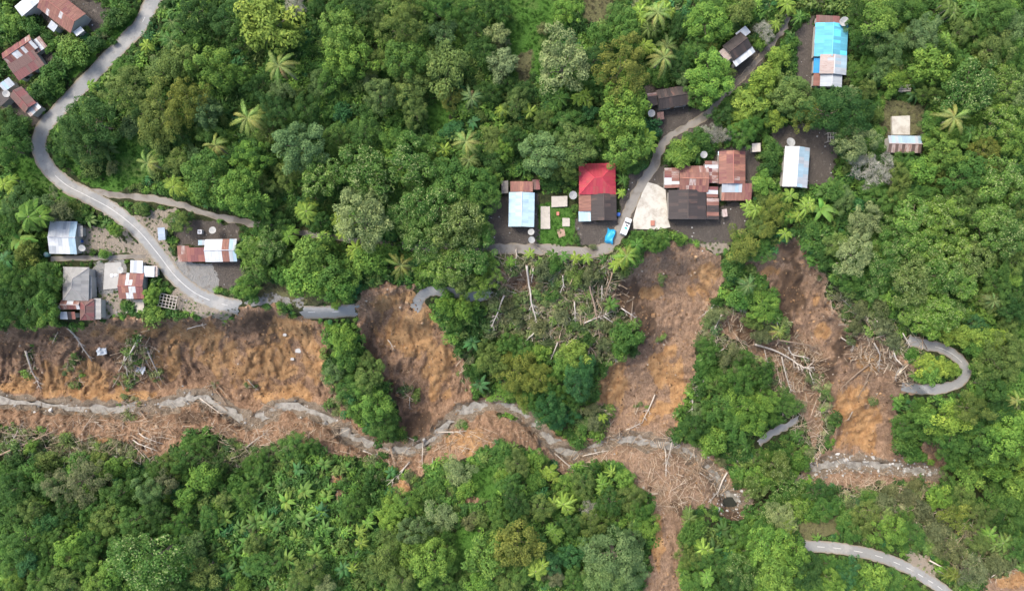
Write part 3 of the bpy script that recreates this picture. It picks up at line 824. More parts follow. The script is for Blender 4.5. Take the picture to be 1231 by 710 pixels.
block(h, 886, 56, 27, 22, 38, 'gable', P_DARK, 2.8, 1.0, 'x', detail=True)
block(h, 894, 68.5, 29, 7.5, 38, 'shed', P_WHITE, 2.3, .3, 'down')
block(h, 893, 40, 15, 10, 38, 'shed', P_WHITE, 2.4, .2, 'up', sprung=.08)
block(h, 872, 66, 8, 15, 38, 'shed', P_PALE, 2.2, .2, 'left', sprung=.08)
LM.append(('dark and white roof', 887, 57))
h = house(806, 118, 'long dark brown roof above the grey yard on the upper lane')
block(h, 809, 117, 37, 23, 10, 'gable', P_DARK, 2.8, .9, 'x', detail=True)
block(h, 784.5, 119.5, 11, 15, 8, 'shed', P_RUSTW + [(DARKR, .4, 3)], 2.3, .3, 'left', sprung=.08)
block(h, 794, 139.5, 8, 9, 8, 'shed', P_BROWN, 2.0, .2, 'down')
LM.append(('long dark brown roof', 806, 118))
h = house(999, 60, 'bright sky-blue roof with pale rusty lower sheets, upper right')
block(h, 999, 49, 39, 40, -3, 'gable', P_CYAN, 2.9, .9, 'y', detail=True)
block(h, 995, 24, 28, 10, -3, 'shed', P_BROWN, 2.4, .2, 'up')
block(h, 1001.5, 78, 32, 23, -3, 'gable', ([(SILVER, .4, 3), (LBLUE, .3, 2)], P_PALE), 3.3, .6, 'y')
block(h, 999, 96, 26, 17, -3, 'gable', P_SILVER, 2.7, .5, 'y')
block(h, 982.5, 95.5, 9.5, 16, -3, 'shed', P_RUST, 2.3, .3, 'left')
block(h, 981.5, 79, 7, 18, -3, 'shed', [(BLUE, .2, 1)], 2.3, .3, 'left')
LM.append(('sky-blue roof', 999, 60))
h = house(957, 200, 'plain white gabled roof beside a dark earth yard')
block(h, 957, 201, 29.5, 48, -4, 'gable', ([(LBLUE, .25, 2), (SILVER, .3, 2)], [(WHITE, .2, 1)]), 2.9, .9, 'y', detail=True)  # white roof; right slope coloured bluer and darker to stand for its shaded side
LM.append(('plain white gabled roof', 957, 200))
h = house(1087, 173, 'small grey-blue shed roof beside a white concrete slab, far right', 'shed', 'shed')
block(h, 1087, 173.5, 39, 20, -1, 'gable', ([(BROWNG, .4, 2), (PINKG, .5, 2)], P_LBLUE), 2.6, .6, 'x', detail=True)
LM.append(('grey-blue shed roof', 1087, 173))
LM += [('concrete yard', 783, 248), ('hairpin loop', 1135, 442), ('lower right road', 1060, 668), ('middle scar', 500, 425), ('wooded spur', 440, 465), ('big brown slide', 800, 400),
       ('right-hand slide', 1000, 420), ('rocky stream reach', 1050, 560), ('stream pool', 876, 603), ('left scar', 60, 420), ('left stream reach', 90, 490), ('top grass clearing', 640, 40),
       ('cut-off road stretch', 395, 375), ('left road hairpin', 50, 175), ('top left road', 175, 15), ('bare bottom right corner', 1210, 698), ('shaded lane gap', 470, 294), ('bottom brown gully', 795, 660),
       ('leftover concrete strip', 938, 515), ('shingle bend', 600, 510), ('big bare dead tree', 1050, 200), ('banana grove', 350, 610), ('bottom left corner', 10, 700), ('white-flowering bottom left tree', 175, 672),
       ('bottom edge clearing', 555, 665), ('right edge', 1225, 300), ('top edge palms', 795, 45), ('big pale top tree', 669, 74), ('yellow palm', 476, 320), ('blossoming central crowns', 470, 200),
       ('dense right-hand forest', 1130, 330), ('top right corner', 1215, 15), ('brush slope', 660, 370), ('top edge tangle', 430, 20), ('olive lower right grove', 1150, 640)]

# ------------------------------------------------------------------ satellite dishes, slabs, van, tarp and yard things
dish_v, dish_f = lathe([(.02, 0), (.35, .03), (.7, .12), (1.0, .26), (1.03, .3), (1.0, .3), (.7, .15), (.02, .03)], 22)
DISH = mesh('dish', dish_v, dish_f, M_DISH, True)
mast_v, mast_f = tube([(0, 0, -1.9), (0, 0, 0)], .05, 6)
MAST = mesh('mast', mast_v, mast_f, M_METAL)
ARM = mesh('feed_arm', *joined([tube([(.95 * math.cos(a), .95 * math.sin(a), .28), (0, 0, .75)], .022, 4) for a in (0, 2.1, 4.2)]), M_METAL)
FEED = mesh('feed_horn', *lathe([(.0, .68), (.09, .7), (.09, .86), (0, .88)], 8), M_METAL)
for u, v, r, lab in [(99, 298, 3.8, 'right of the white roof on the path'), (71, 371, 3.5, 'left of the rusty extension above the scar'), (145.5, 324.5, 4, 'above the red rusted roof'),
                     (256, 277, 4.2, 'above the striped roof by the road bend'), (638.7, 279, 3.8, 'just below the ice-blue roof'), (638.7, 288.5, 4.0, 'nearest the lane below the ice-blue roof'),
                     (688.6, 234.6, 4.8, 'between the ice-blue and red roofs'), (783, 136.5, 4.2, 'left of the long dark brown roof'), (1014.5, 26, 5, 'at the top of the sky-blue roof'),
                     (950, 171.5, 5.4, 'above the plain white gabled roof'), (8, 113, 4, 'left of the small brown roof by the road'), (846, 186, 4, 'among trees above the wide rusty roof')]:
    p = G(u, v, 2.4); sc = r * .2
    o = empty('satellite_dish', (p.x, p.y, p.z), random.random() * 6); o.scale = (sc, sc, sc)
    o.rotation_euler = (random.uniform(-.3, .3), random.uniform(-.3, .3), random.random() * 6)
    tag(o, 'round grey satellite dish ' + lab, 'satellite dish', 'satellite dishes')
    for nm, me in (('dish', DISH), ('mast', MAST), ('feed_arm', ARM), ('feed_horn', FEED)): link(nm, me, o)

def slab(poly, label, name='concrete_slab', cat='concrete slab', mat=M_SLAB, hgt=.18):
    b = min(float(samp(H, a, c)) for a, c in poly); t_ = max(float(samp(H, a, c)) for a, c in poly) + hgt
    pts = [unproj(a, c, t_) for a, c in poly]
    n_ = len(pts)
    cx, cy = sum(p[0] for p in pts) / n_, sum(p[1] for p in pts) / n_
    vv = [(p[0] - cx, p[1] - cy, 0) for p in pts] + [(p[0] - cx, p[1] - cy, b - t_ - .4) for p in pts]
    ff = [tuple(range(n_)), tuple(range(2 * n_ - 1, n_ - 1, -1))] + [(i, n_ + i, n_ + (i + 1) % n_, (i + 1) % n_) for i in range(n_)]
    me = mesh(name, vv, ff, mat)
    o = link(name, me); o.location = (cx, cy, t_)
    return tag(o, label, cat, 'concrete slabs')
q = NT('stained_concrete')
tc = q.n('ShaderNodeTexCoord').outputs['Object']
n1 = q.noise(tc, .35, 6, .7); n2 = q.noise(tc, 2.2, 5, .7)
M_PAD = q.out(q.bsdf(q.mix(q.ramp(n1, .42, .66), q.mix(n2, (.38, .365, .32), (.46, .445, .4)), q.mix(n2, (.2, .18, .15), (.38, .35, .3))), .9, .2))
slab([(779, 219), (790, 222), (800, 228), (802, 250), (803, 263), (806, 273), (790, 276), (762, 275), (761, 265), (766, 247), (772, 232)], 'pale stained concrete yard between the lane and the wide rusty roof', mat=M_PAD, hgt=.06)
slab([(663, 236), (682, 235.5), (682, 248), (663, 249)], 'beige slab along the top of the bright lawn')
slab([(650, 248), (661, 248), (661.5, 275), (650, 275)], 'long beige slab along the left of the bright lawn')
slab([(676, 262), (685, 262), (685, 272), (676, 272)], 'small square beige slab on the bright lawn')
slab([(1072, 140), (1094, 139), (1094, 162), (1073, 162)], 'white weathered slab above the grey-blue shed', mat=M_PAD)
slab([(151, 360), (173, 360), (173, 375), (151, 376)], 'concrete floor below the red rusted roof')
slab([(126, 316), (146, 315), (147, 346), (124, 348)], 'flat grey concrete yard left of the red rusted roof', mat=M_CONCRETE, hgt=.05)
slab([(669, 276), (678, 274), (680, 283), (672, 286)], 'small round pinkish earth bed on the bright lawn', 'garden_bed', 'garden bed', solid('pink_earth', (.3, .2, .15), .9, .4, 2), .06)

def simple(name, label, cat, u, v, dz, parts, rz=0, group=None):
    r = empty(name, G(u, v, dz), rz); tag(r, label, cat, group)
    for nm, (vv, ff), mt in parts:
        link(nm, mesh(nm, vv, ff, mt), r)
    return r
# pickup van, white, heading up the lane
def van():
    r = empty('van', G(751.7, 272.7, .08), math.radians(69)); tag(r, 'white van with small teal markings parked on the lane', 'van')
    L, Wd = 2.15, .82
    sec = [(-L, .45, .95, .9), (-L + .12, .3, 1.75, .98), (-.6, .3, 1.88, 1), (.55, .3, 1.86, 1), (1.15, .3, 1.15, .98), (L - .15, .32, .95, .95), (L, .45, .75, .86)]
    vv, ff = [], []
    for (x_, zb, zt, wf) in sec:
        w_ = Wd * wf; tw = w_ * (.86 if zt > 1.4 else .95)
        vv += [(x_, -w_, zb), (x_, w_, zb), (x_, w_, (zb + zt) * .5), (x_, tw, zt), (x_, -tw, zt), (x_, -w_, (zb + zt) * .5)]
    for i in range(len(sec) - 1):
        for k in range(6):
            ff.append((i * 6 + k, (i + 1) * 6 + k, (i + 1) * 6 + (k + 1) % 6, i * 6 + (k + 1) % 6))
    ff += [tuple(range(6)), tuple(range((len(sec) - 1) * 6 + 5, (len(sec) - 1) * 6 - 1, -1))]
    link('body', mesh('body', vv, ff, M_VAN), r)
    link('windscreen', mesh('windscreen', [(.62, -.62, 1.81), (.62, .62, 1.81), (1.12, .74, 1.19), (1.12, -.74, 1.19)], [(3, 2, 1, 0)], M_GLASS), r)
    w2 = link('rear_window', mesh('rear_window', *box(-L - .01, -L + .04, -.6, .6, 1.15, 1.6), M_GLASS), r)
    link('roof_sign', mesh('roof_sign', *box(-.75, -.25, -.34, .34, 1.87, 1.9), M_TEAL), r)
    link('roof_hatch', mesh('roof_hatch', *box(0.0, .35, -.3, .3, 1.86, 1.89), M_GLASS), r)
    wl, wf_ = tube([(0, -.09, 0), (0, .09, 0)], .3, 14)
    rl, rf_ = tube([(0, -.1, 0), (0, .1, 0)], .17, 10)
    for x_ in (-1.35, 1.35):
        for y_ in (-.76, .76):
            w_ = link('wheel', mesh('wheel', wl, wf_, M_RUBBER), r); w_.location = (x_, y_, .3)
            link('rim', mesh('rim', rl, rf_, M_METAL), w_)
    for y_ in (-.6, .6):
        link('headlight', mesh('headlight', *box(L - .12, L + .01, y_ - .14, y_ + .14, .66, .82), M_DISH), r)
        m_ = link('side_mirror', mesh('side_mirror', *box(.95, 1.1, y_ * 1.5 - .08, y_ * 1.5 + .08, 1.1, 1.25), M_RUBBER), r)
van()
# blue tarpaulin over a stack
tv, tf = [], []
n_ = 12
for i in range(n_):
    for j in range(n_):
        a, b = i / (n_ - 1) * 2 - 1, j / (n_ - 1) * 2 - 1
        e = max(abs(a), abs(b))
        z = 1.15 * (1 - sstep(.72, 1.0, np.array(e))) + .12 * math.sin(3 * a + 2) * math.cos(4 * b) + random.random() * .07 + .05
        tv.append((a * 1.05 + .08 * math.sin(5 * b), b * 1.75 + .1 * math.sin(4 * a), float(z)))
for i in range(n_ - 1):
    for j in range(n_ - 1):
        tf.append((i * n_ + j, (i + 1) * n_ + j, (i + 1) * n_ + j + 1, i * n_ + j + 1))
simple('tarpaulin', 'crumpled bright blue tarpaulin beside the lane bend', 'tarpaulin', 733.5, 284, 0, [('sheet', (tv, tf), M_TARP), ('post', box(-.9, -.8, -1.5, -1.4, 0, 1.1), M_TIMBER)], -.28)
simple('plastic_barrel', 'blue barrel below the white roof on the path', 'barrel', 99, 290, 0, [('drum', lathe([(0, 0), (.32, 0), (.36, .3), (.36, .7), (.32, .95), (0, .95)], 14), M_BLUEPL), ('lid', lathe([(0, .96), (.3, .96), (.3, 1.0), (0, 1.01)], 14), M_METAL)])
simple('water_tank', 'teal water tank at the lower left corner of the white roof', 'water tank', 58.5, 306, 0, [('tank', lathe([(0, 0), (.55, 0), (.6, .3), (.6, 1.0), (.35, 1.25), (0, 1.3)], 16), solid('teal_plastic', (.2, .36, .34), .5)), ('cap', lathe([(0, 1.29), (.2, 1.29), (.2, 1.38), (0, 1.4)], 12), M_METAL)])
simple('water_tank', 'small white cistern above the striped roof', 'water tank', 242.4, 279, 0, [('tank', box(-.5, .5, -.5, .5, 0, 1.1), M_VAN), ('cap', box(-.25, .25, -.25, .25, 1.1, 1.18), M_DISH)])
simple('storage_box', 'small red box at the foot of the pale concrete yard', 'box', 784, 268.5, .2, [('crate', box(-.45, .45, -.6, .6, 0, .7), solid('brick_red', (.27, .1, .07), .8)), ('lid', box(-.48, .48, -.63, .63, .7, .76), solid('brick_lid', (.32, .14, .1), .8))])
simple('plastic_barrel', 'blue barrel at the right corner of the red hip-roofed house', 'barrel', 743, 258, 0, [('drum', lathe([(0, 0), (.45, 0), (.5, .4), (.45, .9), (0, .92)], 14), M_BLUEPL), ('lid', lathe([(0, .93), (.4, .93), (.4, .98), (0, .99)], 14), M_BLUEPL)])
simple('garden_stool', 'small red seat on the bright lawn', 'stool', 670.5, 257, 0, [('seat', box(-.3, .3, -.4, .4, .4, .5), M_PINK)] + [('leg', box(a - .04, a + .04, b - .04, b + .04, 0, .4), M_PINK) for a in (-.24, .24) for b in (-.33, .33)])
simple('laundry_pile', 'white sacks lying on the grey concrete yard', 'sack', 135, 331, .1, [('sack', (lambda L_: ([(x_, y_, z_) for x_, y_, z_ in L_[0]], L_[1]))(lathe([(0, 0), (.4, .05), (.5, .2), (.3, .36), (0, .4)], 9)), M_VAN), ('loose_sack', (lambda L_: ([(x_ * 1.1 + .9, y_ * .7 + .1, z_ * .8) for x_, y_, z_ in L_[0]], L_[1]))(lathe([(0, 0), (.4, .05), (.5, .2), (.3, .36), (0, .4)], 9)), M_VAN)])
# wooden lattice frames (stripped sheds) and stacked planks
def lattice(u, v, w, d, ang, nx, ny, label, mat=M_TIMBER, hgt=1.7):
    r = empty('timber_frame', G(u, v, 0), math.radians(ang)); tag(r, label, 'timber frame')
    W, Dd = w * S / 2, d * S / 2
    for i in range(nx):
        x_ = -W + 2 * W * i / (nx - 1)
        link('rafter', mesh('rafter', *box(x_ - .07, x_ + .07, -Dd, Dd, hgt, hgt + .12), mat), r)
    for j in range(ny):
        y_ = -Dd + 2 * Dd * j / (ny - 1)
        link('purlin', mesh('purlin', *box(-W - .2, W + .2, y_ - .07, y_ + .07, hgt + .12, hgt + .24), mat), r)
    for a in (-1, 1):
        for b in (-1, 1):
            link('post', mesh('post', *box(a * W - .07, a * W + .07, b * Dd - .07, b * Dd + .07, -.6, hgt), mat), r)
M_PALEWOOD = solid('pale_wood', (.34, .31, .27), .85, .35, 2)
lattice(206, 362, 20, 15, -12, 6, 5, 'bare wooden lattice frame of a stripped shed beside the road', M_PALEWOOD)
lattice(996, 167, 9, 10, 0, 4, 3, 'small dark lattice frame above the earth yard of the white roof', M_PALEWOOD)
r = empty('plank_stack', G(1087, 106, 1.2), .02); tag(r, 'pale planks laid side by side in the trees below the sky-blue roof', 'planks')
for k in range(4):
    link('plank', mesh('plank', *box(-1.5 + .1 * k, 1.5 + .1 * k, k * .42 - .8, k * .42 - .5, -1.2, .1), M_DEADWOOD), r)
# crumpled roof sheets carried down the scar
def scrap(u, v, s, label, rz):
    r = empty('scrap_sheet', G(u, v, .35), rz); tag(r, label, 'scrap metal', 'scrap roof sheets in the scar')
    for k in range(3):
        n1_, vv, ff = 5, [], []
        for i in range(n1_):
            for j in range(n1_):
                vv.append(((i / 4 - .5) * s * .2 * (1.1 - .2 * k) + random.uniform(-.1, .1) + (k - 1) * .35, (j / 4 - .5) * s * .13 + random.uniform(-.1, .1) + (k - 1) * .3, .22 * math.sin(i * 1.7 + k) + .15 * k + random.random() * .25))
        for i in range(4):
            for j in range(4): ff.append((i * n1_ + j, (i + 1) * n1_ + j, (i + 1) * n1_ + j + 1, i * n1_ + j + 1))
        link('sheet', mesh('sheet', vv, ff, M_TIN), r)
scrap(124, 421, 12, 'crumpled pale tin sheets lying mid-slope in the left scar', .2)
scrap(170, 443, 13, 'pale blue tin sheets among broken trunks in the left scar', -.4)
for u, v, s, lab in [(359, 421, 8, 'larger grey asphalt slab fallen in the left scar under the road'), (352, 431, 5, 'lower small asphalt slab in the left scar'), (343, 402, 5, 'upper small asphalt slab in the left scar'), (784, 610, 0, '')]:
    if not s: continue
    k = s * .1
    vv = [(-k, -k * .6, 0), (k * .7, -k * .8, .05), (k * 1.1, k * .2, .2), (k * .3, k * .8, .15), (-k * .8, k * .5, .1)]
    vv = [(a, b, c + .45) for a, b, c in vv] + [(a, b, c + .1) for a, b, c in vv]
    o = link('asphalt_chunk', mesh('asphalt_chunk', vv, [(0, 1, 2, 3, 4), (9, 8, 7, 6, 5)] + [(i, 5 + i, 5 + (i + 1) % 5, (i + 1) % 5) for i in range(5)], M_STONE)); o.location = G(u, v, 0)
    tag(o, lab, 'asphalt slab', 'asphalt pieces in the scar')

# ------------------------------------------------------------------ vegetation prototypes (unit crown radius)
def rdirs(n, r, zmin=-1.0):
    z = r.uniform(zmin, 1, n); a = r.uniform(0, 2 * math.pi, n); s = np.sqrt(1 - z * z)
    return np.stack([s * np.cos(a), s * np.sin(a), z], 1)
def leaf_quads(pos, nrm, size, r, aspect=.62, droop=.0):
    n = len(pos)
    nrm = nrm / (np.linalg.norm(nrm, axis=1)[:, None] + 1e-9)
    t_ = np.cross(nrm, rdirs(n, r)); t_ /= np.linalg.norm(t_, axis=1)[:, None] + 1e-9
    b = np.cross(nrm, t_)
    s = size[:, None]
    v = np.stack([pos - t_ * s * .5, pos + b * s * .5 * aspect - nrm * s * .08, pos + t_ * s * .5 - nrm * s * droop, pos - b * s * .5 * aspect - nrm * s * .08], 1).reshape(-1, 3)
    f = np.arange(4 * n).reshape(-1, 4)
    return v, f
def make_crown(seed, ncl=34, rc=.27, per=170, leaf=.085, flat=.72, zc=1.35, lobes=.3, pale=0.0, gap=0.0, aspect=.62, dome=False):
    r = np.random.RandomState(seed)
    P_, N_, S_, L_, PA = [], [], [], [], []
    ph = r.uniform(0, 6.28, 4)
    for i in range(ncl):
        k = (i + .5) / ncl
        z = 1 - k * 1.28                                   # from the top to a little below the equator
        a = i * 2.39996 + r.uniform(-.5, .5)
        s = math.sqrt(max(0, 1 - z * z))
        lob = 1 + lobes * (.5 * math.sin(2 * a + ph[0]) + .35 * math.sin(3 * a + ph[1]) + .3 * math.sin(5 * a + ph[2])) + r.uniform(-.5, .5) * lobes
        c = np.array([s * math.cos(a), s * math.sin(a), z * flat]) * (1 - rc * .8) * lob * r.uniform(.82, 1.06)
        c[2] += zc + r.uniform(-.08, .08)
        if r.rand() < gap: continue
        q_ = rc * r.uniform(.7, 1.3)
        n = int(per * (q_ / rc) ** 2)
        d = rdirs(n, r, -.35)
        p = c + d * (q_ * r.uniform(.7, 1.06, n))[:, None] * np.array([1, 1, .85])
        P_.append(p); N_.append(d * .75 + np.array([0, 0, .45]) + r.normal(0, .38, (n, 3)))
        S_.append(leaf * r.uniform(.6, 1.35, n))
        cl = r.uniform(.76, 1.26)
        L_.append(cl * r.uniform(.72, 1.3, n))
        PA.append((r.rand(n) < pale * r.uniform(.2, 1.8)) * (d[:, 2] > .1) * r.uniform(.35, 1, n))
    n = int(per * 3)                                        # inner fill so the crown is not hollow
    d = rdirs(n, r, -.3)
    p = d * (r.uniform(.25, .72, n))[:, None] * np.array([1, 1, flat]) + np.array([0, 0, zc - .08])
    P_.append(p); N_.append(d + r.normal(0, .5, (n, 3))); S_.append(leaf * 1.5 * np.ones(n)); L_.append(r.uniform(.7, 1.05, n)); PA.append(np.zeros(n))
    P_, N_, S_, L_, PA = (np.concatenate(x) for x in (P_, N_, S_, L_, PA))
    v, f = leaf_quads(P_, N_, S_, r, aspect)
    m = fast_mesh('crown', v, f, M_LEAF)
    fattr(m, 'lv', L_); fattr(m, 'pale', PA)
    return m
def make_trunk(seed, top=1.15, rad=.055, nl=6, spread=.62, mat=M_BARK):
    r = random.Random(seed)
    parts = [tube([(0, 0, -.35), (r.uniform(-.04, .04), r.uniform(-.04, .04), .5 * top), (r.uniform(-.06, .06), r.uniform(-.06, .06), top)], [rad * 1.25, rad, rad * .6], 7)]
    for k in range(nl):
        a = k * 6.283 / nl + r.uniform(-.4, .4); z0 = top * r.uniform(.5, .95)
        q_ = spread * r.uniform(.7, 1.15)
        parts.append(tube([(0, 0, z0), (.45 * q_ * math.cos(a), .45 * q_ * math.sin(a), z0 + .25 * q_), (q_ * math.cos(a + .2), q_ * math.sin(a + .2), z0 + .55 * q_)], [rad * .55, rad * .4, rad * .15], 5))
    return mesh('trunk', *joined(parts), mat, True)
CROWNS = {
    'B': [make_crown(100 + i, 54, .185, 115, .07, .8, 1.3, .17 + .06 * i) for i in range(7)],
    'S': [make_crown(200 + i, 30, .25, 120, .08, .6, 1.4, .42, gap=.1 + .05 * i) for i in range(6)],
    'F': [make_crown(300 + i, 60, .17, 120, .055, .78, 1.3, .2 + .06 * i) for i in range(7)],
    'W': [make_crown(400 + i, 58, .18, 105, .064, .75, 1.35, .32, pale=.2) for i in range(6)],
    'C': [make_crown(500 + i, 26, .28, 85, .135, .7, 1.2, .36, aspect=.48) for i in range(4)],
    'U': [make_crown(600 + i, 16, .34, 95, .13, .6, .7, .3) for i in range(4)],
}
TWIGS = [make_crown(700 + i, 40, .2, 60, .24, .6, 1.0, .35, aspect=.06) for i in range(2)]
TRUNKS = {'B': [make_trunk(1), make_trunk(2)], 'U': [make_trunk(5, .5, .05, 4, .4)]}
# palms: a frond is a rachis with two rows of leaflets
def frond_mesh(seed, n=16, ll=.34, droop=.5, name='frond', wid=.05, lift=.35):
    r = np.random.RandomState(seed)
    V_, F_ = [], []
    def pt(s): return np.array([s * (1 - .12 * s), 0, lift * s * (1 - s) * 2.0 - droop * s * s])
    for k in range(n):
        s = .12 + .88 * k / (n - 1)
        p = pt(s); tdir = pt(min(s + .02, 1.02)) - pt(s - .02); tdir /= np.linalg.norm(tdir)
        L = ll * (.55 + .9 * math.sin(math.pi * min(1, s * .82 + .12))) * r.uniform(.85, 1.1)
        for sg in (-1, 1):
            d = np.array([.8, sg * 1.0, -.75 - .3 * s]) + r.normal(0, .07, 3); d /= np.linalg.norm(d)
            w = tdir * wid * .5
            o = len(V_)
            mid = p + d * L * .55 + np.array([0, 0, .02]); tip = p + d * L + np.array([0, 0, -.1 * L])
            V_ += [p - w * .7, p + w * .7, mid + w, mid - w, tip]
            F_ += [(o, o + 1, o + 2, o + 3), (o + 3, o + 2, o + 4)]
    rv, rf = tube([tuple(pt(s)) for s in (0, .25, .5, .75, 1)], [.022, .018, .014, .009, .004], 4)
    o = len(V_); V_ += [np.array(p) for p in rv]; F_ += [tuple(i + o for i in q_) for q_ in rf]
    m = mesh(name, V_, F_, M_LEAF)
    fattr(m, 'lv', r.uniform(.8, 1.25, len(F_))); fattr(m, 'pale', np.where(np.arange(len(F_)) >= len(F_) - len(rf), .5, (r.rand(len(F_)) < .08) * .4))
    return m
FRONDS = [frond_mesh(i, 22, .155, d, wid=.03, lift=l) for i, (d, l) in enumerate([(.3, .4), (.5, .35), (.2, .5), (.65, .3)])]
def areca_crown(seed):
    r = np.random.RandomState(seed)
    Vs, Fs, L = [], [], []
    for k in range(7):
        a = k * 6.283 / 7 + r.uniform(-.25, .25); d_ = r.uniform(.25, .75); ln = r.uniform(.8, 1.05)
        for s in np.linspace(.12, 1, 9):
            px = s * ln; pz = .9 * s * (1 - s) - d_ * s * s
            for sg in (-1, 1):
                l = .21 * (.5 + math.sin(math.pi * s * .9))
                p = np.array([px, 0, pz]); d = np.array([.7, sg, -.7]); d = d / np.linalg.norm(d)
                w = np.array([.06, 0, 0])
                q4 = [p - w, p + w, p + d * l + w * .8 - [0, 0, .1 * l], p + d * l * .95 - w * .6 - [0, 0, .1 * l]]
                ca, sa = math.cos(a), math.sin(a)
                o = len(Vs)
                Vs += [np.array([ca * x[0] - sa * x[1], sa * x[0] + ca * x[1], x[2]]) for x in q4]
                Fs.append((o, o + 1, o + 2, o + 3)); L.append(r.uniform(.8, 1.25))
    m = mesh('crown', Vs, Fs, M_LEAF); fattr(m, 'lv', L); fattr(m, 'pale', [0.0] * len(L))
    return m
ARECAS = [areca_crown(i) for i in range(4)]
def banana_leaf(seed):
    r = np.random.RandomState(seed)
    n = 8; Vs, Fs, L = [], [], []
    for k in range(n + 1):
        s = k / n
        x = s; z = .75 * s * (1 - s) * 1.6 - .28 * s * s; w = .17 * math.sin(math.pi * min(1, .06 + s * .93)) ** .6 + .012
        Vs += [(x, -w, z - w * .45), (x, 0, z), (x, w, z - w * .45)]
    for k in range(n):
        o = 3 * k
        Fs += [(o, o + 3, o + 4, o + 1), (o + 1, o + 4, o + 5, o + 2)]; L += [r.uniform(.85, 1.15), r.uniform(.85, 1.15)]
    m = mesh('leaf', Vs, Fs, M_LEAF); fattr(m, 'lv', L); fattr(m, 'pale', [.06] * len(L))
    return m
BLEAVES = [banana_leaf(i) for i in range(3)]
PALMTRUNK = mesh('trunk', *tube([(0, 0, -.6), (.02, 0, .6), (.05, .02, 1.4), (0, 0, 2.3)], [.07, .055, .045, .04], 7), M_PALMTRUNK, True)
THINTRUNK = mesh('trunk', *tube([(0, 0, -.8), (.03, .02, 1.5), (0, 0, 3.0)], [.06, .05, .045], 6), M_PALMTRUNK, True)
STEMB = mesh('stem', *tube([(0, 0, -.3), (0, 0, .75)], [.09, .06], 7), solid('banana_stem', (.16, .19, .08), .7), True)

TONES = {'g': ((.062, .145, .024), 'mid-green'), 'b': ((.11, .215, .03), 'bright green'), 'o': ((.1, .16, .034), 'olive'), 'y': ((.125, .16, .026), 'yellowish olive'), 'd': ((.036, .092, .018), 'dark green'),
         'e': ((.092, .165, .05), 'grey-green'), 'u': ((.036, .125, .036), 'bluish green'), 'l': ((.165, .255, .034), 'lime green'), 'p': ((.15, .21, .08), 'pale green'), 'n': ((.11, .135, .055), 'dull green')}

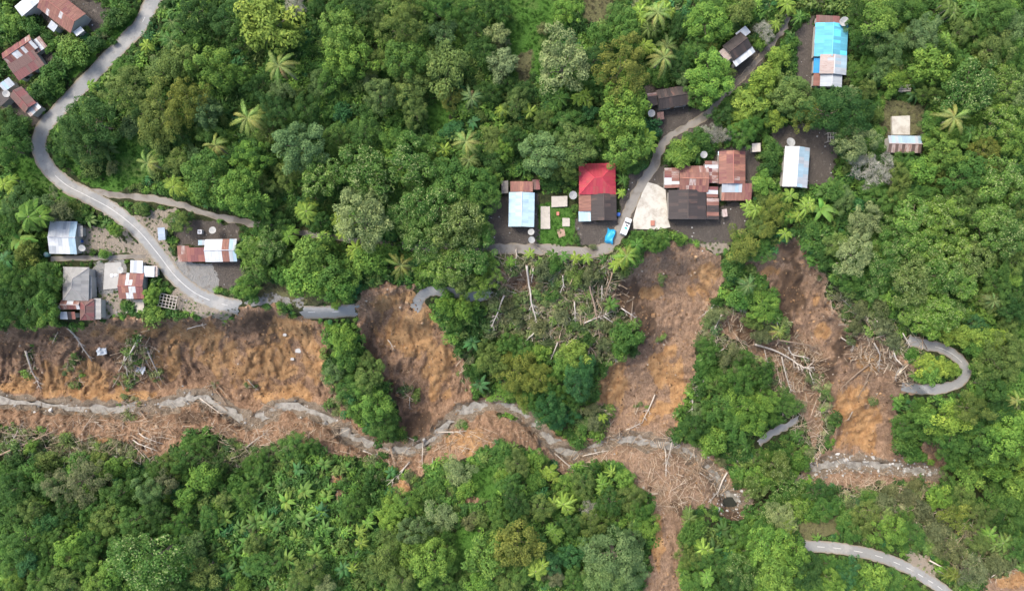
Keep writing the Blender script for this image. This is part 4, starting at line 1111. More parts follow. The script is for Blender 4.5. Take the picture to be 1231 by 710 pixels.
# trees as seen in the place: per survey tile, plan position, crown radius, habit, tone
TILES = [
 ((0, 0, 2.958), """640 210 70 S o;670 150 48 S g;760 250 78 B b;845 272 46 B b;560 400 85 F y;665 370 70 F y;735 395 58 B e;740 470 42 S g;900 560 62 B b;860 680 72 B b;735 628 82 B g;620 580 45 S o;410 225 78 F g;445 310 66 F d;330 430 82 F d;300 505 66 F d;225 500 48 F d;245 565 45 U d;330 595 42 U o;420 612 48 U n;565 250 50 S o;600 75 46 P g;590 142 50 P g;865 410 66 P p;770 530 46 P p;440 240 22 A l;322 300 24 A l;270 342 28 A l;520 160 28 A l;525 582 48 P p;700 40 60 F d;810 62 66 F d;860 122 56 S g;905 60 60 B b;175 268 46 U g;140 330 42 U d;262 190 54 U b;60 80 42 U b;40 432 50 F d;80 482 48 S d;50 545 58 F g;15 655 34 A l;92 690 42 U g;20 392 42 F d;312 78 28 U o;400 58 42 U d;330 150 34 U d;100 90 34 U g;20 60 34 U b;250 90 30 U b;520 60 30 U d;640 480 40 F d;680 540 34 S e;470 450 44 U e;500 400 40 F d;220 330 42 U g;610 690 40 A l;420 155 30 U d;560 500 44 U o;150 180 30 U g;650 690 36 U g;380 520 46 N d;330 540 40 N d;790 590 32 S g;460 60 30 U g"""),
 ((300, 0, 2.958), """60 90 104 C l;155 125 42 C l;125 240 64 P p;330 125 76 B b;352 195 72 B b;300 30 32 S g;450 60 44 F o;395 20 48 F d;540 100 76 F o;575 28 58 F o;690 110 62 S e;655 30 56 F d;745 32 52 F g;795 100 50 F d;550 212 72 B g;440 220 42 F o;700 230 92 S o;712 342 42 F y;790 335 46 P e;892 240 52 S p;885 125 46 S p;822 170 54 F d;290 272 60 S g;245 300 46 S e;465 340 66 B e;570 310 58 B o;430 285 34 S p;590 400 50 F o;378 372 26 N b;200 400 58 F d;100 402 58 F d;60 462 56 F o;32 552 52 B g;180 522 88 B e;135 622 46 F o;250 630 66 W b;392 600 98 W g;575 572 88 W g;520 500 46 S g;310 480 48 F d;402 470 56 F g;480 650 48 F d;775 500 52 P p;775 582 46 P o;800 432 38 N u;712 458 38 U u;892 390 26 A l;870 500 48 F o;862 562 44 S d;730 642 82 B g;822 662 60 B g;862 640 40 S b;650 600 40 S g;12 410 46 P p;160 22 38 D n;240 22 32 F d;30 652 48 F o;852 22 48 F d;892 42 42 F g;640 520 46 F d;110 320 46 S e;30 310 44 F d;210 470 40 S d;640 290 36 U d;850 330 40 F d;520 440 40 U g;600 470 40 U d;330 400 36 U u;690 530 34 A l;420 400 34 U d"""),
 ((600, 0, 2.96), """240 35 56 B b;205 220 108 W p;20 220 50 S p;420 62 46 S g;452 112 60 B g;370 130 42 S g;430 252 92 F y;575 60 56 P p;570 205 60 P p;600 150 46 P o;500 40 34 A l;515 160 34 A l;740 82 62 B b;775 20 34 S g;862 40 60 S o;765 265 72 B b;622 272 32 N b;640 222 48 F d;700 182 44 F d;690 120 28 A l;760 170 32 A y;712 362 44 F g;672 340 28 U d;440 388 86 B b;452 450 42 B g;440 540 76 B b;382 452 30 F o;215 350 36 A l;295 340 36 A l;345 280 34 A l;110 395 32 A l;15 390 30 A l;60 370 46 F o;160 420 42 F o;240 432 46 F g;322 400 36 S u;155 540 72 B e;272 540 70 B o;332 480 38 S g;50 490 46 F d;15 530 46 B b;220 602 44 F o;300 622 38 F o;170 640 40 U d;550 450 44 U u;545 500 42 A l;540 550 32 A l;455 660 34 A l;640 522 58 C b;700 490 40 C g;645 570 36 A l;712 572 34 N g;740 470 34 D n;790 478 34 D p;890 370 58 C l;862 420 40 C l;915 270 58 C l;870 480 50 F d;920 650 40 C b;932 165 26 U b;850 270 40 F d;720 120 38 S b;930 380 42 F g;30 290 40 F d;130 100 44 U n;90 320 40 F d;330 330 36 F g;860 120 34 U d;900 450 40 F g;60 60 34 U o;480 590 34 S d;280 300 38 F g;340 210 44 F d;640 90 38 F d;530 100 36 A o;800 400 40 F d;820 370 34 U g;35 470 40 F o;570 300 36 U g;660 290 32 S e;590 30 34 A l"""),
 ((910, 0, 2.96), """110 30 36 A l;90 100 36 A l;75 200 40 C l;60 262 40 C l;20 282 36 C l;30 332 38 C l;60 430 36 C l;130 340 70 B o;170 412 50 S y;432 70 62 S b;500 30 50 S g;462 160 62 F e;520 112 24 S l;562 30 42 S g;600 112 62 B e;690 152 36 A l;710 62 32 A l;740 100 50 F o;842 60 60 F g;922 90 56 S e;890 20 40 F g;600 240 60 C b;490 280 42 S b;555 330 36 N b;770 220 32 S l;700 212 42 F g;360 100 38 F d;382 152 40 F d;362 40 34 F d;265 400 88 F d;362 402 62 F d;232 370 50 F d;320 330 36 S p;392 320 36 S o;340 512 70 W p;418 600 68 D p;580 612 52 C b;500 640 50 F o;640 622 42 F d;715 410 62 P p;610 330 40 F d;760 310 90 W b;850 170 60 F o;905 200 58 F g;872 300 60 W b;932 332 60 W e;882 420 70 W b;920 500 60 B b;670 540 72 B b;740 620 76 B g;820 540 50 F y;870 650 80 W b;60 540 46 U g;40 602 36 U d;20 670 32 U g;240 690 34 N b;120 690 32 A l;310 690 32 S e;430 480 32 U g;440 420 30 U o;30 110 34 D n;150 60 30 A l;140 150 26 U g;440 250 46 F e;340 250 40 F d;420 220 36 S g;680 30 40 A o;790 30 40 A g;650 180 40 F d;800 110 50 F g;620 440 40 S g;590 500 34 S b;430 540 40 S g;480 560 30 S g;690 470 36 C b;760 470 34 A l;520 570 38 F g;30 700 30 U o;730 500 36 S g;800 480 44 W b;560 690 44 F d;270 660 40 C g;410 670 40 F g;300 270 30 S n"""),
 ((0, 230, 2.958), """220 60 48 S n;60 50 58 F d;100 90 58 A b;80 170 54 N b;100 222 44 C y;60 300 54 F g;30 342 52 F d;160 300 58 F g;170 400 58 S g;90 402 58 F d;40 440 44 F d;190 440 48 S b;345 110 46 N e;420 160 46 B b;372 205 46 U b;300 85 32 U g;635 130 62 F o;572 85 26 N d;690 92 42 F d;640 28 38 F d;700 20 38 B b;850 40 72 B b;545 372 42 B b;572 424 54 U b;880 202 46 W b;870 332 70 F b;790 110 24 N b;130 100 40 F d;20 120 44 F g;20 240 40 N b;130 360 42 F d;60 370 44 N g;20 400 44 F d;210 370 30 U g;160 40 44 S e;280 40 34 U o;380 130 36 N g;730 70 24 N b;520 70 20 U d;500 60 24 U o;760 40 36 F g;230 320 26 U b;120 450 36 U b;330 190 30 U g;910 280 40 W b"""),
 ((300, 230, 2.958), """40 42 42 A l;200 70 44 A l;232 22 42 F d;400 102 94 W p;430 30 62 W e;70 190 62 W b;20 232 50 C b;220 222 70 C b;200 300 70 C b;300 292 60 C g;322 350 58 C g;310 400 36 C b;290 180 28 A l;430 240 60 C b;472 222 42 C b;560 82 62 W g;660 60 90 W g;740 120 88 W b;620 180 68 W b;700 270 80 W b;800 222 68 W g;832 330 50 F b;870 240 40 B b;520 262 56 P y;605 290 28 A l;820 30 62 F g;40 370 40 C g;700 400 44 C b;760 420 46 C b;790 540 38 N u;810 622 42 N g;860 600 58 F o;830 680 46 N b;330 520 50 C b;352 592 48 C g;300 640 48 S e;430 652 60 B o;362 690 56 F g;100 110 40 F d;140 160 36 A l;330 120 40 A l;500 130 44 F d;250 110 40 F d;270 490 22 C b;590 30 44 W g;20 120 34 C g;130 240 40 F g;380 200 34 A l;660 340 46 W b;760 320 44 W b;730 470 36 U g;840 540 40 U o;770 650 34 U d;420 590 30 F d;120 300 40 C g;560 130 44 W g;240 350 46 C b;360 300 42 C b;30 300 44 C g;840 150 50 W g"""),
 ((600, 230, 2.96), """60 640 76 F y;140 662 62 F y;30 540 46 B g;150 572 38 U b;265 572 52 C l;230 622 40 C b;290 622 58 F u;282 682 58 F u;200 682 48 F g;160 280 38 U n;60 440 38 U n;190 225 26 A l;232 230 26 A l;270 236 26 A l;312 236 26 A l;110 222 24 A l;465 240 54 P l;455 20 34 A l;400 402 36 N g;460 522 58 C g;430 562 38 U g;570 165 42 B g;670 155 42 U b;885 325 46 P e;820 262 40 U g;872 192 50 S y;830 150 48 U b;900 40 40 A l;930 112 46 F o;860 382 46 U g;880 462 70 C o;740 562 48 F g;820 592 58 S n;852 662 60 F g;740 642 38 U g;265 70 28 B g;350 180 26 U n;430 250 34 A l;490 190 30 A g;370 240 24 A g;40 250 24 A l;120 330 34 U n;190 370 30 U g;270 300 40 U o;330 290 34 U n;220 440 34 U n;140 480 36 U n;30 400 34 U n;390 480 30 U n;370 540 30 U n;780 440 30 U n;760 380 26 U d;930 220 40 F g;900 570 46 F g;790 670 44 F g;940 640 44 F d;480 580 24 U d;310 530 30 U d;480 150 22 U g;200 250 26 U g;700 520 26 U n;80 560 40 F g;90 720 50 F y;640 170 24 U d"""),
 ((910, 230, 2.96), """390 100 66 W p;350 222 66 W p;310 40 40 S e;240 70 60 N b;280 190 42 F d;322 310 50 F g;560 100 68 W b;640 90 68 W b;700 60 60 W g;840 120 76 W b;885 160 66 W b;780 240 70 W b;700 200 74 W b;610 190 68 W b;520 180 66 W g;470 260 66 W g;540 320 70 W b;640 300 74 W b;730 320 60 W b;560 412 60 W b;640 430 70 W b;600 490 58 W b;710 430 50 W g;480 130 50 W g;850 320 58 F g;910 310 42 S b;850 390 42 P e;780 470 36 F u;900 420 50 F d;810 440 30 C b;680 510 40 C l;740 512 40 C l;800 520 40 C l;850 520 38 C l;610 520 36 C b;600 602 40 C l;660 622 36 C l;560 650 44 C b;620 662 38 C b;700 632 28 C l;850 602 68 F o;905 580 50 F o;820 690 56 F g;920 690 48 C b;20 410 54 F b;60 60 48 F y;40 122 44 S y;100 150 30 A l;190 200 22 A l;70 505 38 P l;600 20 50 F g;730 20 50 F d;850 20 40 A l;930 30 50 F d;460 30 50 F g;540 30 44 F o;780 60 50 W g;930 250 46 F d;900 480 40 F d;420 350 40 W g;440 410 36 U n;380 420 34 U n;500 540 34 U n;450 480 34 U n;350 480 30 U n;550 570 32 U g;170 60 40 A l;120 90 30 A b;200 130 30 U g;250 250 30 U d;30 520 34 U n;100 610 34 U n;160 660 40 U n;30 650 44 F g;800 630 34 C b;770 560 34 C g;940 520 40 F g;930 380 40 F d;820 390 40 F d;200 320 20 U n"""),
 ((0, 470, 2.958), """40 352 58 F d;100 302 58 S d;172 342 50 F e;270 332 80 F n;120 422 50 F o;160 472 46 S u;80 535 58 F g;30 562 48 F g;90 612 52 S u;250 562 56 B b;202 520 44 F d;370 462 56 B o;290 602 48 F g;530 352 56 B e;592 322 48 S n;720 310 50 C b;660 382 46 C b;650 242 50 F g;702 192 44 F g;612 252 44 F d;410 270 46 C b;420 372 58 F g;472 462 58 F g;560 440 50 F d;530 605 108 W g;390 652 48 C b;682 552 50 S e;722 642 60 S o;800 452 42 N b;852 482 40 N b;770 492 38 N g;830 572 42 N b;882 642 40 N b;800 642 38 N g;900 262 48 F g;780 260 40 F d;220 692 58 F o;130 692 48 F d;40 690 40 F b;600 690 50 W g;330 542 44 F g;340 682 48 F b;60 252 38 U d;170 252 46 U d;870 372 48 F g;790 392 34 S o;290 252 40 U d;240 420 46 F d;320 420 44 F g;30 450 44 F d;30 640 40 F d;160 580 40 F d;420 560 44 F g;640 470 44 F d;640 620 44 F d;740 450 40 F g;880 540 40 N b;720 500 36 N b;760 570 36 N g;900 470 40 N g;840 330 36 U g;560 270 40 F d;480 300 40 U d;350 240 34 U d;460 390 40 C g;660 690 46 F d;490 530 44 W g;180 640 40 F g;870 690 36 U b;15 300 40 F d;110 200 30 U d"""),
 ((300, 470, 2.958), """100 300 36 N b;180 282 38 N b;260 262 36 N g;300 330 38 N b;60 352 36 N b;200 362 38 N b;130 402 38 N b;250 422 38 N b;60 462 36 N g;200 462 36 N b;160 522 40 N b;230 572 38 N b;330 502 36 N b;300 562 34 N b;140 602 36 N b;80 690 38 N b;340 452 34 N b;280 480 34 N g;110 340 30 N g;30 400 34 N b;270 370 32 N b;215 530 24 U o;360 412 46 F g;215 642 60 F o;270 690 48 S p;60 612 48 F g;20 542 42 B o;435 430 30 A l;420 470 30 A l;390 500 30 A l;395 542 30 A l;370 592 30 A l;365 632 28 A l;500 452 56 B b;560 402 58 F b;590 492 60 B e;680 442 52 S p;740 292 50 S p;560 592 60 B b;650 602 72 B b;702 622 50 B b;480 592 60 S o;540 682 58 F o;840 592 70 C b;890 562 50 C l;890 442 46 F g;870 302 40 U b;820 452 36 U o;890 222 42 U g;810 690 40 C b;700 522 34 F g;200 130 46 F d;230 172 46 F g;150 202 50 F g;40 240 44 F g;440 40 70 B b;460 122 68 F g;390 70 44 F g;500 290 34 N b;590 292 30 U n;430 330 36 U d;330 270 34 N g;400 380 32 U g;440 640 40 F d;620 540 44 F d;660 360 40 U g;620 370 40 U g;780 470 34 U n;440 530 40 U d;490 520 40 F o;750 680 40 U g;620 680 44 F g;690 690 40 F g;880 380 40 U g;790 360 36 U b;330 640 36 N b;10 620 36 F g;100 480 32 N g;30 300 40 F g;590 580 40 B b;770 610 34 U g;170 690 40 F o;60 540 30 N g;500 390 34 F b;860 690 40 F g;180 420 30 N b;230 330 30 N g"""),
 ((600, 470, 2.96), """60 552 82 B y;252 592 46 B u;420 602 100 F e;390 690 78 F e;130 322 40 U g;190 282 36 A l;400 290 32 A l;370 332 34 A l;230 402 46 A l;200 512 36 A l;150 552 36 A l;130 642 44 A l;60 262 46 F o;20 232 36 U g;142 232 42 U b;460 312 42 C b;430 252 50 C g;470 382 58 F d;330 472 58 F o;550 472 46 S b;400 402 58 F d;300 332 50 F d;60 402 54 F d;140 422 56 F d;320 420 34 D p;200 662 40 S n;500 432 48 F g;180 612 48 F u;690 502 48 C g;790 492 48 N d;832 542 42 N d;725 562 38 A l;650 532 46 C g;640 622 40 C b;740 662 34 A l;720 602 40 F g;880 522 52 B g;902 582 54 F g;850 642 62 W g;930 642 50 W g;690 690 40 C g;880 352 50 W o;920 302 46 B b;700 122 56 F d;760 182 60 C b;840 122 60 F g;890 62 70 F b;820 42 58 S g;900 132 48 F g;900 190 28 A l;710 82 40 S e;80 60 72 F b;170 60 68 F u;220 92 48 F u;270 22 40 F d;365 90 32 A l;20 480 50 F d;40 330 44 F g;80 640 50 F g;40 690 50 F d;260 480 50 F d;270 680 50 F d;480 520 50 F e;340 560 48 F e;350 640 60 F e;460 660 60 F e;240 330 42 F d;340 280 40 F d;20 600 50 F g;270 400 40 F d;760 560 44 N d;780 620 40 F d;660 580 40 F d;820 690 50 F d;560 430 36 U g;510 350 40 F d;660 460 34 A o;40 20 50 F b;120 20 50 F g;340 110 34 U n;350 60 26 U n;940 500 40 F g;930 240 36 U n;790 250 24 U n;930 90 50 F g;760 80 44 F g;690 180 36 U g;490 310 30 U b"""),
 ((910, 470, 2.96), """40 30 50 F b;120 62 58 F g;60 262 60 W b;110 342 70 W b;30 312 40 W g;90 452 60 W p;40 552 80 B b;120 592 70 B b;60 652 70 B b;170 642 60 F d;230 372 54 F d;250 432 48 F d;390 452 60 F o;470 502 60 B b;560 522 54 F g;640 382 50 C b;690 442 60 S y;790 542 46 S o;830 512 40 A l;580 62 40 S g;540 122 50 F g;620 92 50 C b;700 92 58 C l;760 62 58 F d;650 122 42 C b;720 162 60 F g;800 202 60 F g;870 62 50 F d;900 152 70 B b;820 132 60 F g;700 232 60 F g;760 292 58 C b;830 262 60 C b;860 352 58 F g;920 332 60 C b;900 432 70 F g;740 382 50 F o;790 442 50 F d;880 542 42 A o;920 562 50 F d;330 652 50 F u;420 642 54 C b;470 685 48 F g;260 602 42 F g;270 682 50 F b;390 700 40 F d;560 690 40 F g;760 642 56 S n;700 572 48 S n;920 30 36 P p;340 522 38 F g;510 172 56 U g;540 222 40 U g;330 450 40 U g;450 400 40 U n;540 380 40 U n;590 430 44 U n;520 450 44 F g;640 500 44 U n;840 620 40 U n;650 560 36 U n;560 330 30 U n;470 350 40 U n;390 380 34 U g;300 470 40 U g;210 500 34 A l;120 490 34 A l;130 140 30 A l;20 170 30 U g;150 250 44 U d;30 440 44 W g;20 220 34 F g;690 330 44 F g;940 230 44 B b;940 480 44 F g;850 460 44 F d;700 650 34 A y;880 600 44 U n;210 690 44 F d;180 580 44 F d;60 110 34 F g;440 300 24 U n;140 420 44 W b;600 170 36 U g;660 190 44 F d;610 250 30 U d;200 440 36 U d;360 600 40 F d;820 60 44 F d;770 130 44 C b;860 210 48 F g;930 410 40 F b;300 620 36 F d;450 590 26 F g;620 640 20 U n;80 530 40 B g"""),
]
HABIT = {'B': 'dome-crowned tree', 'S': 'open-crowned tree', 'F': 'fine-leaved tree', 'W': 'pale-flecked tree', 'C': 'coarse-leaved tree', 'U': 'shrub', 'N': 'banana plant', 'A': 'areca palm', 'P': 'coconut palm', 'D': 'bare dead tree'}
NAMES = {'B': 'broadleaf_tree', 'S': 'open_crowned_tree', 'F': 'fine_leaved_tree', 'W': 'flowering_tree', 'C': 'coarse_leaved_tree', 'U': 'shrub', 'N': 'banana_plant', 'A': 'areca_palm', 'P': 'coconut_palm', 'D': 'dead_tree'}
CATS = {'U': 'shrub', 'N': 'banana plant', 'A': 'palm', 'P': 'palm', 'D': 'dead tree'}
GROUPS = {'U': 'shrubs of the slope', 'N': 'banana plants', 'A': 'slender areca palms', 'P': 'coconut palms', 'D': 'bare dead trees'}
ORD = ['', 'second', 'third', 'fourth', 'fifth', 'sixth', 'seventh', 'eighth', 'ninth', 'tenth', 'eleventh', 'twelfth', 'thirteenth', 'fourteenth', 'fifteenth', 'sixteenth']
to_label = []       # (object, description, u, v)
def queue_label(o, desc, u, v): to_label.append((o, desc, u, v))
def write_labels():
    groups = {}
    for o, desc, u, v in to_label:
        d, ph, a, b = min((math.hypot(u - a, v - b), ph, a, b) for ph, a, b in LM)
        if d < 9: rel = 'at'
        elif abs(u - a) > abs(v - b): rel = 'left of' if u < a else 'right of'
        else: rel = 'above' if v < b else 'below'
        groups.setdefault((desc, rel, ph), []).append((d, o))
    for (desc, rel, ph), lst in groups.items():
        lst.sort(key=lambda x: x[0])
        for i, (d, o) in enumerate(lst):
            pre = '' if len(lst) == 1 else ('nearest ' if i == 0 else ORD[i] + ' nearest ')
            o['label'] = f'{pre}{desc} {rel} the {ph}'
def col_var(c, k=.12):
    m = 1 + random.uniform(-k, k)
    return (c[0] * m * (1 + random.uniform(-.08, .08)), c[1] * m, c[2] * m * (1 + random.uniform(-.12, .12)), 1)
def upright(kind, u, v, R, tone):
    """root of a plant whose crown is met at plan position u, v"""
    hc = {'B': 1.35, 'S': 1.4, 'F': 1.35, 'W': 1.35, 'C': 1.2, 'U': .7, 'N': .9, 'A': 3.0, 'P': 2.3, 'D': 1.2}[kind] * R
    p = G(u, v, hc)
    g = ground(p.x, p.y)
    g = g + .5 * ((p.z - hc) - g) if abs((p.z - hc) - g) < 3 else p.z - hc
    o = empty(NAMES[kind], (p.x, p.y, min(g, p.z - hc + 1.5)), random.random() * 6.283)
    return o
def plant(kind, u, v, rp, tone):
    if v > 535 and tone == 'd' and kind != 'N' and random.random() < .65: tone = random.choice('ggbo')
    R = rp * S * (CAMZ + 8) / CAMZ * .97
    if kind == 'W' and tone == 'b': tone = random.choice('bbbgo')
    if kind == 'F' and tone == 'd': tone = random.choice('dddgo')
    cname = TONES[tone][1]; c = TONES[tone][0]
    if kind in CROWNS:
        o = upright(kind, u, v, R * 1.04, tone); o.scale = (R * random.uniform(.86, 1.16), R * random.uniform(.86, 1.16), R * random.uniform(.8, 1.2))
        link('trunk', random.choice(TRUNKS['U' if kind == 'U' else 'B']), o)
        cr = link('crown', random.choice(CROWNS[kind]), o); cr.color = col_var(c)
    elif kind == 'P':
        o = upright(kind, u, v, R, tone); o.scale = (R, R, R)
        link('trunk', PALMTRUNK, o)
        n = random.randint(12, 15); c = (.23, .3, .065) if tone == 'p' else c; cc = col_var(c, .1)
        for k in range(n):
            f = link('frond', FRONDS[k % 4], o); f.location = (0, 0, 2.28)
            f.rotation_euler = (random.uniform(-.15, .15), random.uniform(-.35, .3), k * 2.39996 + random.uniform(-.15, .15)); s_ = random.uniform(.82, 1.08); f.scale = (s_, s_, s_)
            f.color = (cc[0] * random.uniform(.75, 1.2), cc[1] * random.uniform(.8, 1.1), cc[2], 1)
            if k < random.randint(0, 3): f.color = (.2, .13, .06, 1); f.rotation_euler[1] = random.uniform(.4, .8)
        o.rotation_euler = (random.uniform(-.12, .12), random.uniform(-.12, .12), random.random() * 6)
    elif kind == 'A':
        R = max(R * .86, 1.3); c = TONES[random.choice('llbg')][0] if tone == 'l' else c; o = upright(kind, u, v, R * .8, tone); o.scale = (R, R, R * .8)
        link('trunk', THINTRUNK, o)
        cr = link('crown', random.choice(ARECAS), o); cr.location = (0, 0, 2.95); cr.rotation_euler = (random.uniform(-.35, .35), random.uniform(-.35, .35), random.random() * 6); cr.color = col_var(c, .18)
        if R > 1.9:                                   # clump of several stems
            for k in range(3):
                a = random.random() * 6.28; d = random.uniform(.5, .9)
                t2 = link('trunk', THINTRUNK, o); t2.location = (d * math.cos(a), d * math.sin(a), -.3)
                c2 = link('crown', random.choice(ARECAS), o); c2.location = (d * math.cos(a), d * math.sin(a), 2.65); c2.scale = (.75, .75, .75); c2.color = col_var(c, .2); c2.rotation_euler = (0, 0, random.random() * 6)
    elif kind == 'N':
        o = upright(kind, u, v, R, tone); o.scale = (R, R, R)
        c = TONES[random.choice('gbu')][0] if tone == 'b' else c
        o.rotation_euler = (random.uniform(-.3, .3), random.uniform(-.3, .3), random.random() * 6); k_ = random.uniform(.7, 1.1); o.scale = (R * k_, R * k_, R * k_)
        link('stem', STEMB, o); cc = col_var(c, .2)
        n = random.randint(8, 11)
        for k in range(n):
            f = link('leaf', BLEAVES[k % 3], o); f.location = (0, 0, .7)
            f.rotation_euler = (random.uniform(-.25, .25), random.uniform(-.6, .15), k * 2.39996 + random.uniform(-.25, .25)); s_ = random.uniform(.7, 1.1); f.scale = (s_, s_, s_)
            f.color = (cc[0] * random.uniform(.8, 1.2), cc[1] * random.uniform(.85, 1.15), cc[2], 1)
    else:
        o = upright(kind, u, v, R, tone); o.scale = (R, R, R)
        r_ = random.Random(int(u * 7 + v))
        parts = [tube([(0, 0, -.3), (.02, .02, .5), (0, 0, .9)], [.07, .055, .04], 6)]
        link('trunk', mesh('trunk', *parts[0], M_DEADWOOD), o)
        tw = link('twig_crown', random.choice(TWIGS), o); g_ = random.uniform(.85, 1.15); tw.color = (.3 * g_, .3 * g_, .24 * g_, 1)
    size = 'small ' if R < 2.3 else '' if R < 3.7 else 'large ' if R < 5 else 'very large '
    if kind == 'D': desc = 'bare pale dead tree'
    elif kind == 'A': desc = f'{size}yellow-green {HABIT[kind]}' if tone == 'l' else f'{size}{cname} {HABIT[kind]}'
    elif kind == 'N' and tone == 'b': desc = f'{size}fresh green {HABIT[kind]}'
    elif kind in 'PN': desc = f'{size}{cname} {HABIT[kind]}'
    else: desc = f'{size}{cname} {HABIT[kind]}'
    tag(o, None, CATS.get(kind, 'tree'), GROUPS.get(kind, 'forest trees'))
    queue_label(o, desc, u, v)
    return o
TREES = []
for (ou, ov, sc), txt in TILES:
    for ent in txt.split(';'):
        x_, y_, r_, k_, t_ = ent.split()
        TREES.append((ou + float(x_) / sc, ov + float(y_) / sc, float(r_) / sc, k_, t_))
rect_d = np.full(U.shape, 1e9)
for (a, b, w_, d_, an) in RECTS + [(785, 250, 40, 52, 0), (667, 262, 42, 56, 0), (135, 331, 20, 32, 0), (752, 272, 10, 22, 0), (734, 284, 14, 18, 0), (1083, 150, 24, 24, 0), (206, 362, 20, 16, 0)]:
    c0, s0 = math.cos(math.radians(an)), math.sin(math.radians(an))
    x_, y_ = U - a, -(V - b)
    lx, ly = np.abs(x_ * c0 + y_ * s0) - w_ / 2, np.abs(-x_ * s0 + y_ * c0) - d_ / 2
    rect_d = np.minimum(rect_d, np.hypot(np.maximum(lx, 0), np.maximum(ly, 0)) + np.minimum(np.maximum(lx, ly), 0))
openroad = np.full(U.shape, 1e9)
for pts, hw in ((ROAD_MAIN, 9.3), (ROAD_MID, 5), (ROAD_END[:3], 6.5), (LANE[:5], 5), (LANE[9:21], 6), (LANE[20:], 1), (FOOTPATH, 3), (HAIRPIN, 6.5), (LOWER[2:], 7), ([(985, 657), (1011, 659)], 7), (SCRAP, 5)):
    openroad = np.minimum(openroad, linedist(catmull(pts, 5), U, V) - hw)
yopen = np.full(U.shape, 1e9)
for pl, k in YARDS:
    yopen = np.minimum(yopen, -sdf(pl, U, V))
clear = np.minimum.reduce([openroad * .86, rect_d * .95, -slide_d * 1.25 + 5, yopen * 1.6 + 4, stream_d - 8 + 40 * (sstep(893, 905, U) * (1 - sstep(948, 962, U)) + sstep(1125, 1140, U))])
gcy, gcx = np.gradient(clear, STEP)
FIT = []
for (u, v, r, k, t_) in TREES:
    if k in 'PDA' and k != 'A' or (k == 'A' and r < 9): FIT.append((u, v, r, k, t_)); continue
    u0, v0 = u, v
    for _ in range(14):
        c0 = float(samp(clear, u, v))
        if c0 >= r * .92: break
        gx, gy = float(samp(gcx, u, v)), float(samp(gcy, u, v)); gl = math.hypot(gx, gy) + 1e-6
        if math.hypot(u - u0, v - v0) > 8: break
        u += gx / gl; v += gy / gl
    c0 = float(samp(clear, u, v))
    if c0 < r * .92: r = max(c0 / .92, r * .5)
    if c0 < -6 and k != 'U' or r < 2.5: continue
    FIT.append((u, v, r, k, t_))
TREES = FIT
for a in TREES: plant(a[3], a[0], a[1], a[2], a[4])
print('plants', len(TREES), {k: sum(1 for a in TREES if a[3] == k) for k in HABIT})

# ------------------------------------------------------------------ fallen and leaning trunks
LOGS = """171 402 144 446|176 416 197 461|176 432 188 455|163 432 164 460|153 421 156 460|226 395 249 389|83 394 92 403 112 434|32 421 40 445 51 468|11 545 31 506|-6 549 40 530 75 513|3 518 39 524|11 532 31 533|160 522 194 536|162 528 191 541|168 520 198 533|170 494 183 508|
264 464 280 481|261 468 276 488|315 484 344 494|298 536 323 517|299 456 312 470|240 477 270 498|467 408 475 421|493 477 493 492|488 523 506 531|526 519 561 517|469 537 475 560|509 531 508 557|438 540 455 547|493 554 466 582|491 556 476 575|470 537 476 560|521 549 519 565|
633 319 636 343 639 365 644 383 643 392|641 322 638 342|644 398 634 407 623 422|606 355 597 379 587 400|676 331 677 342 673 352|714 322 708 344 715 372 717 388 721 409|735 328 725 361|730 348 727 363|718 344 718 360|723 343 722 361|690 362 691 387|701 388 735 374|670 411 659 440|724 379 743 392|734 407 739 417 740 437|699 404 715 424 716 433|
859 364 838 383|865 378 853 404|869 418 846 435|862 429 849 455 838 464 836 476|877 367 896 374|831 463 831 485|746 370 766 384|851 450 836 465 833 477|832 466 831 512|787 474 771 509|752 516 772 507|809 523 800 563|798 534 800 571|836 560 862 571|840 567 857 578|873 567 862 589 851 602|869 547 895 551|873 543 888 554|690 565 701 573|667 543 698 571|
929 349 931 377 933 394|933 408 969 414 981 419|904 413 925 419 947 430 960 440 976 440|970 446 976 461|937 428 943 456 949 470|916 419 921 439|945 416 948 425 971 430|880 367 895 375|1004 316 1019 318|1040 361 1063 363|1029 374 1040 383|1050 385 1066 399|1066 383 1081 385|1009 405 1022 413 1024 422|1046 411 1050 425 1053 446|1064 421 1063 436 1069 456|1043 437 1018 457 1008 470|1081 400 1091 416|1043 447 1035 470|1095 484 1119 495|1039 456 1030 480|1024 494 1018 505|1190 692 1205 680|700 547 730 540|1155 678 1180 690|1115 672 1160 695|620 300 621 312"""
dryz0 = np.zeros(U.shape)
for pl in DRY[:4]: dryz0 = np.maximum(dryz0, sstep(-6, 6, sdf(pl, U, V)))
WOODS = [M_DEADWOOD, solid('grey_wood', (.32, .29, .25), .9, .4, 1.5), solid('muddy_wood', (.24, .18, .13), .9, .4, 1.2)]
r_ = random.Random(3)
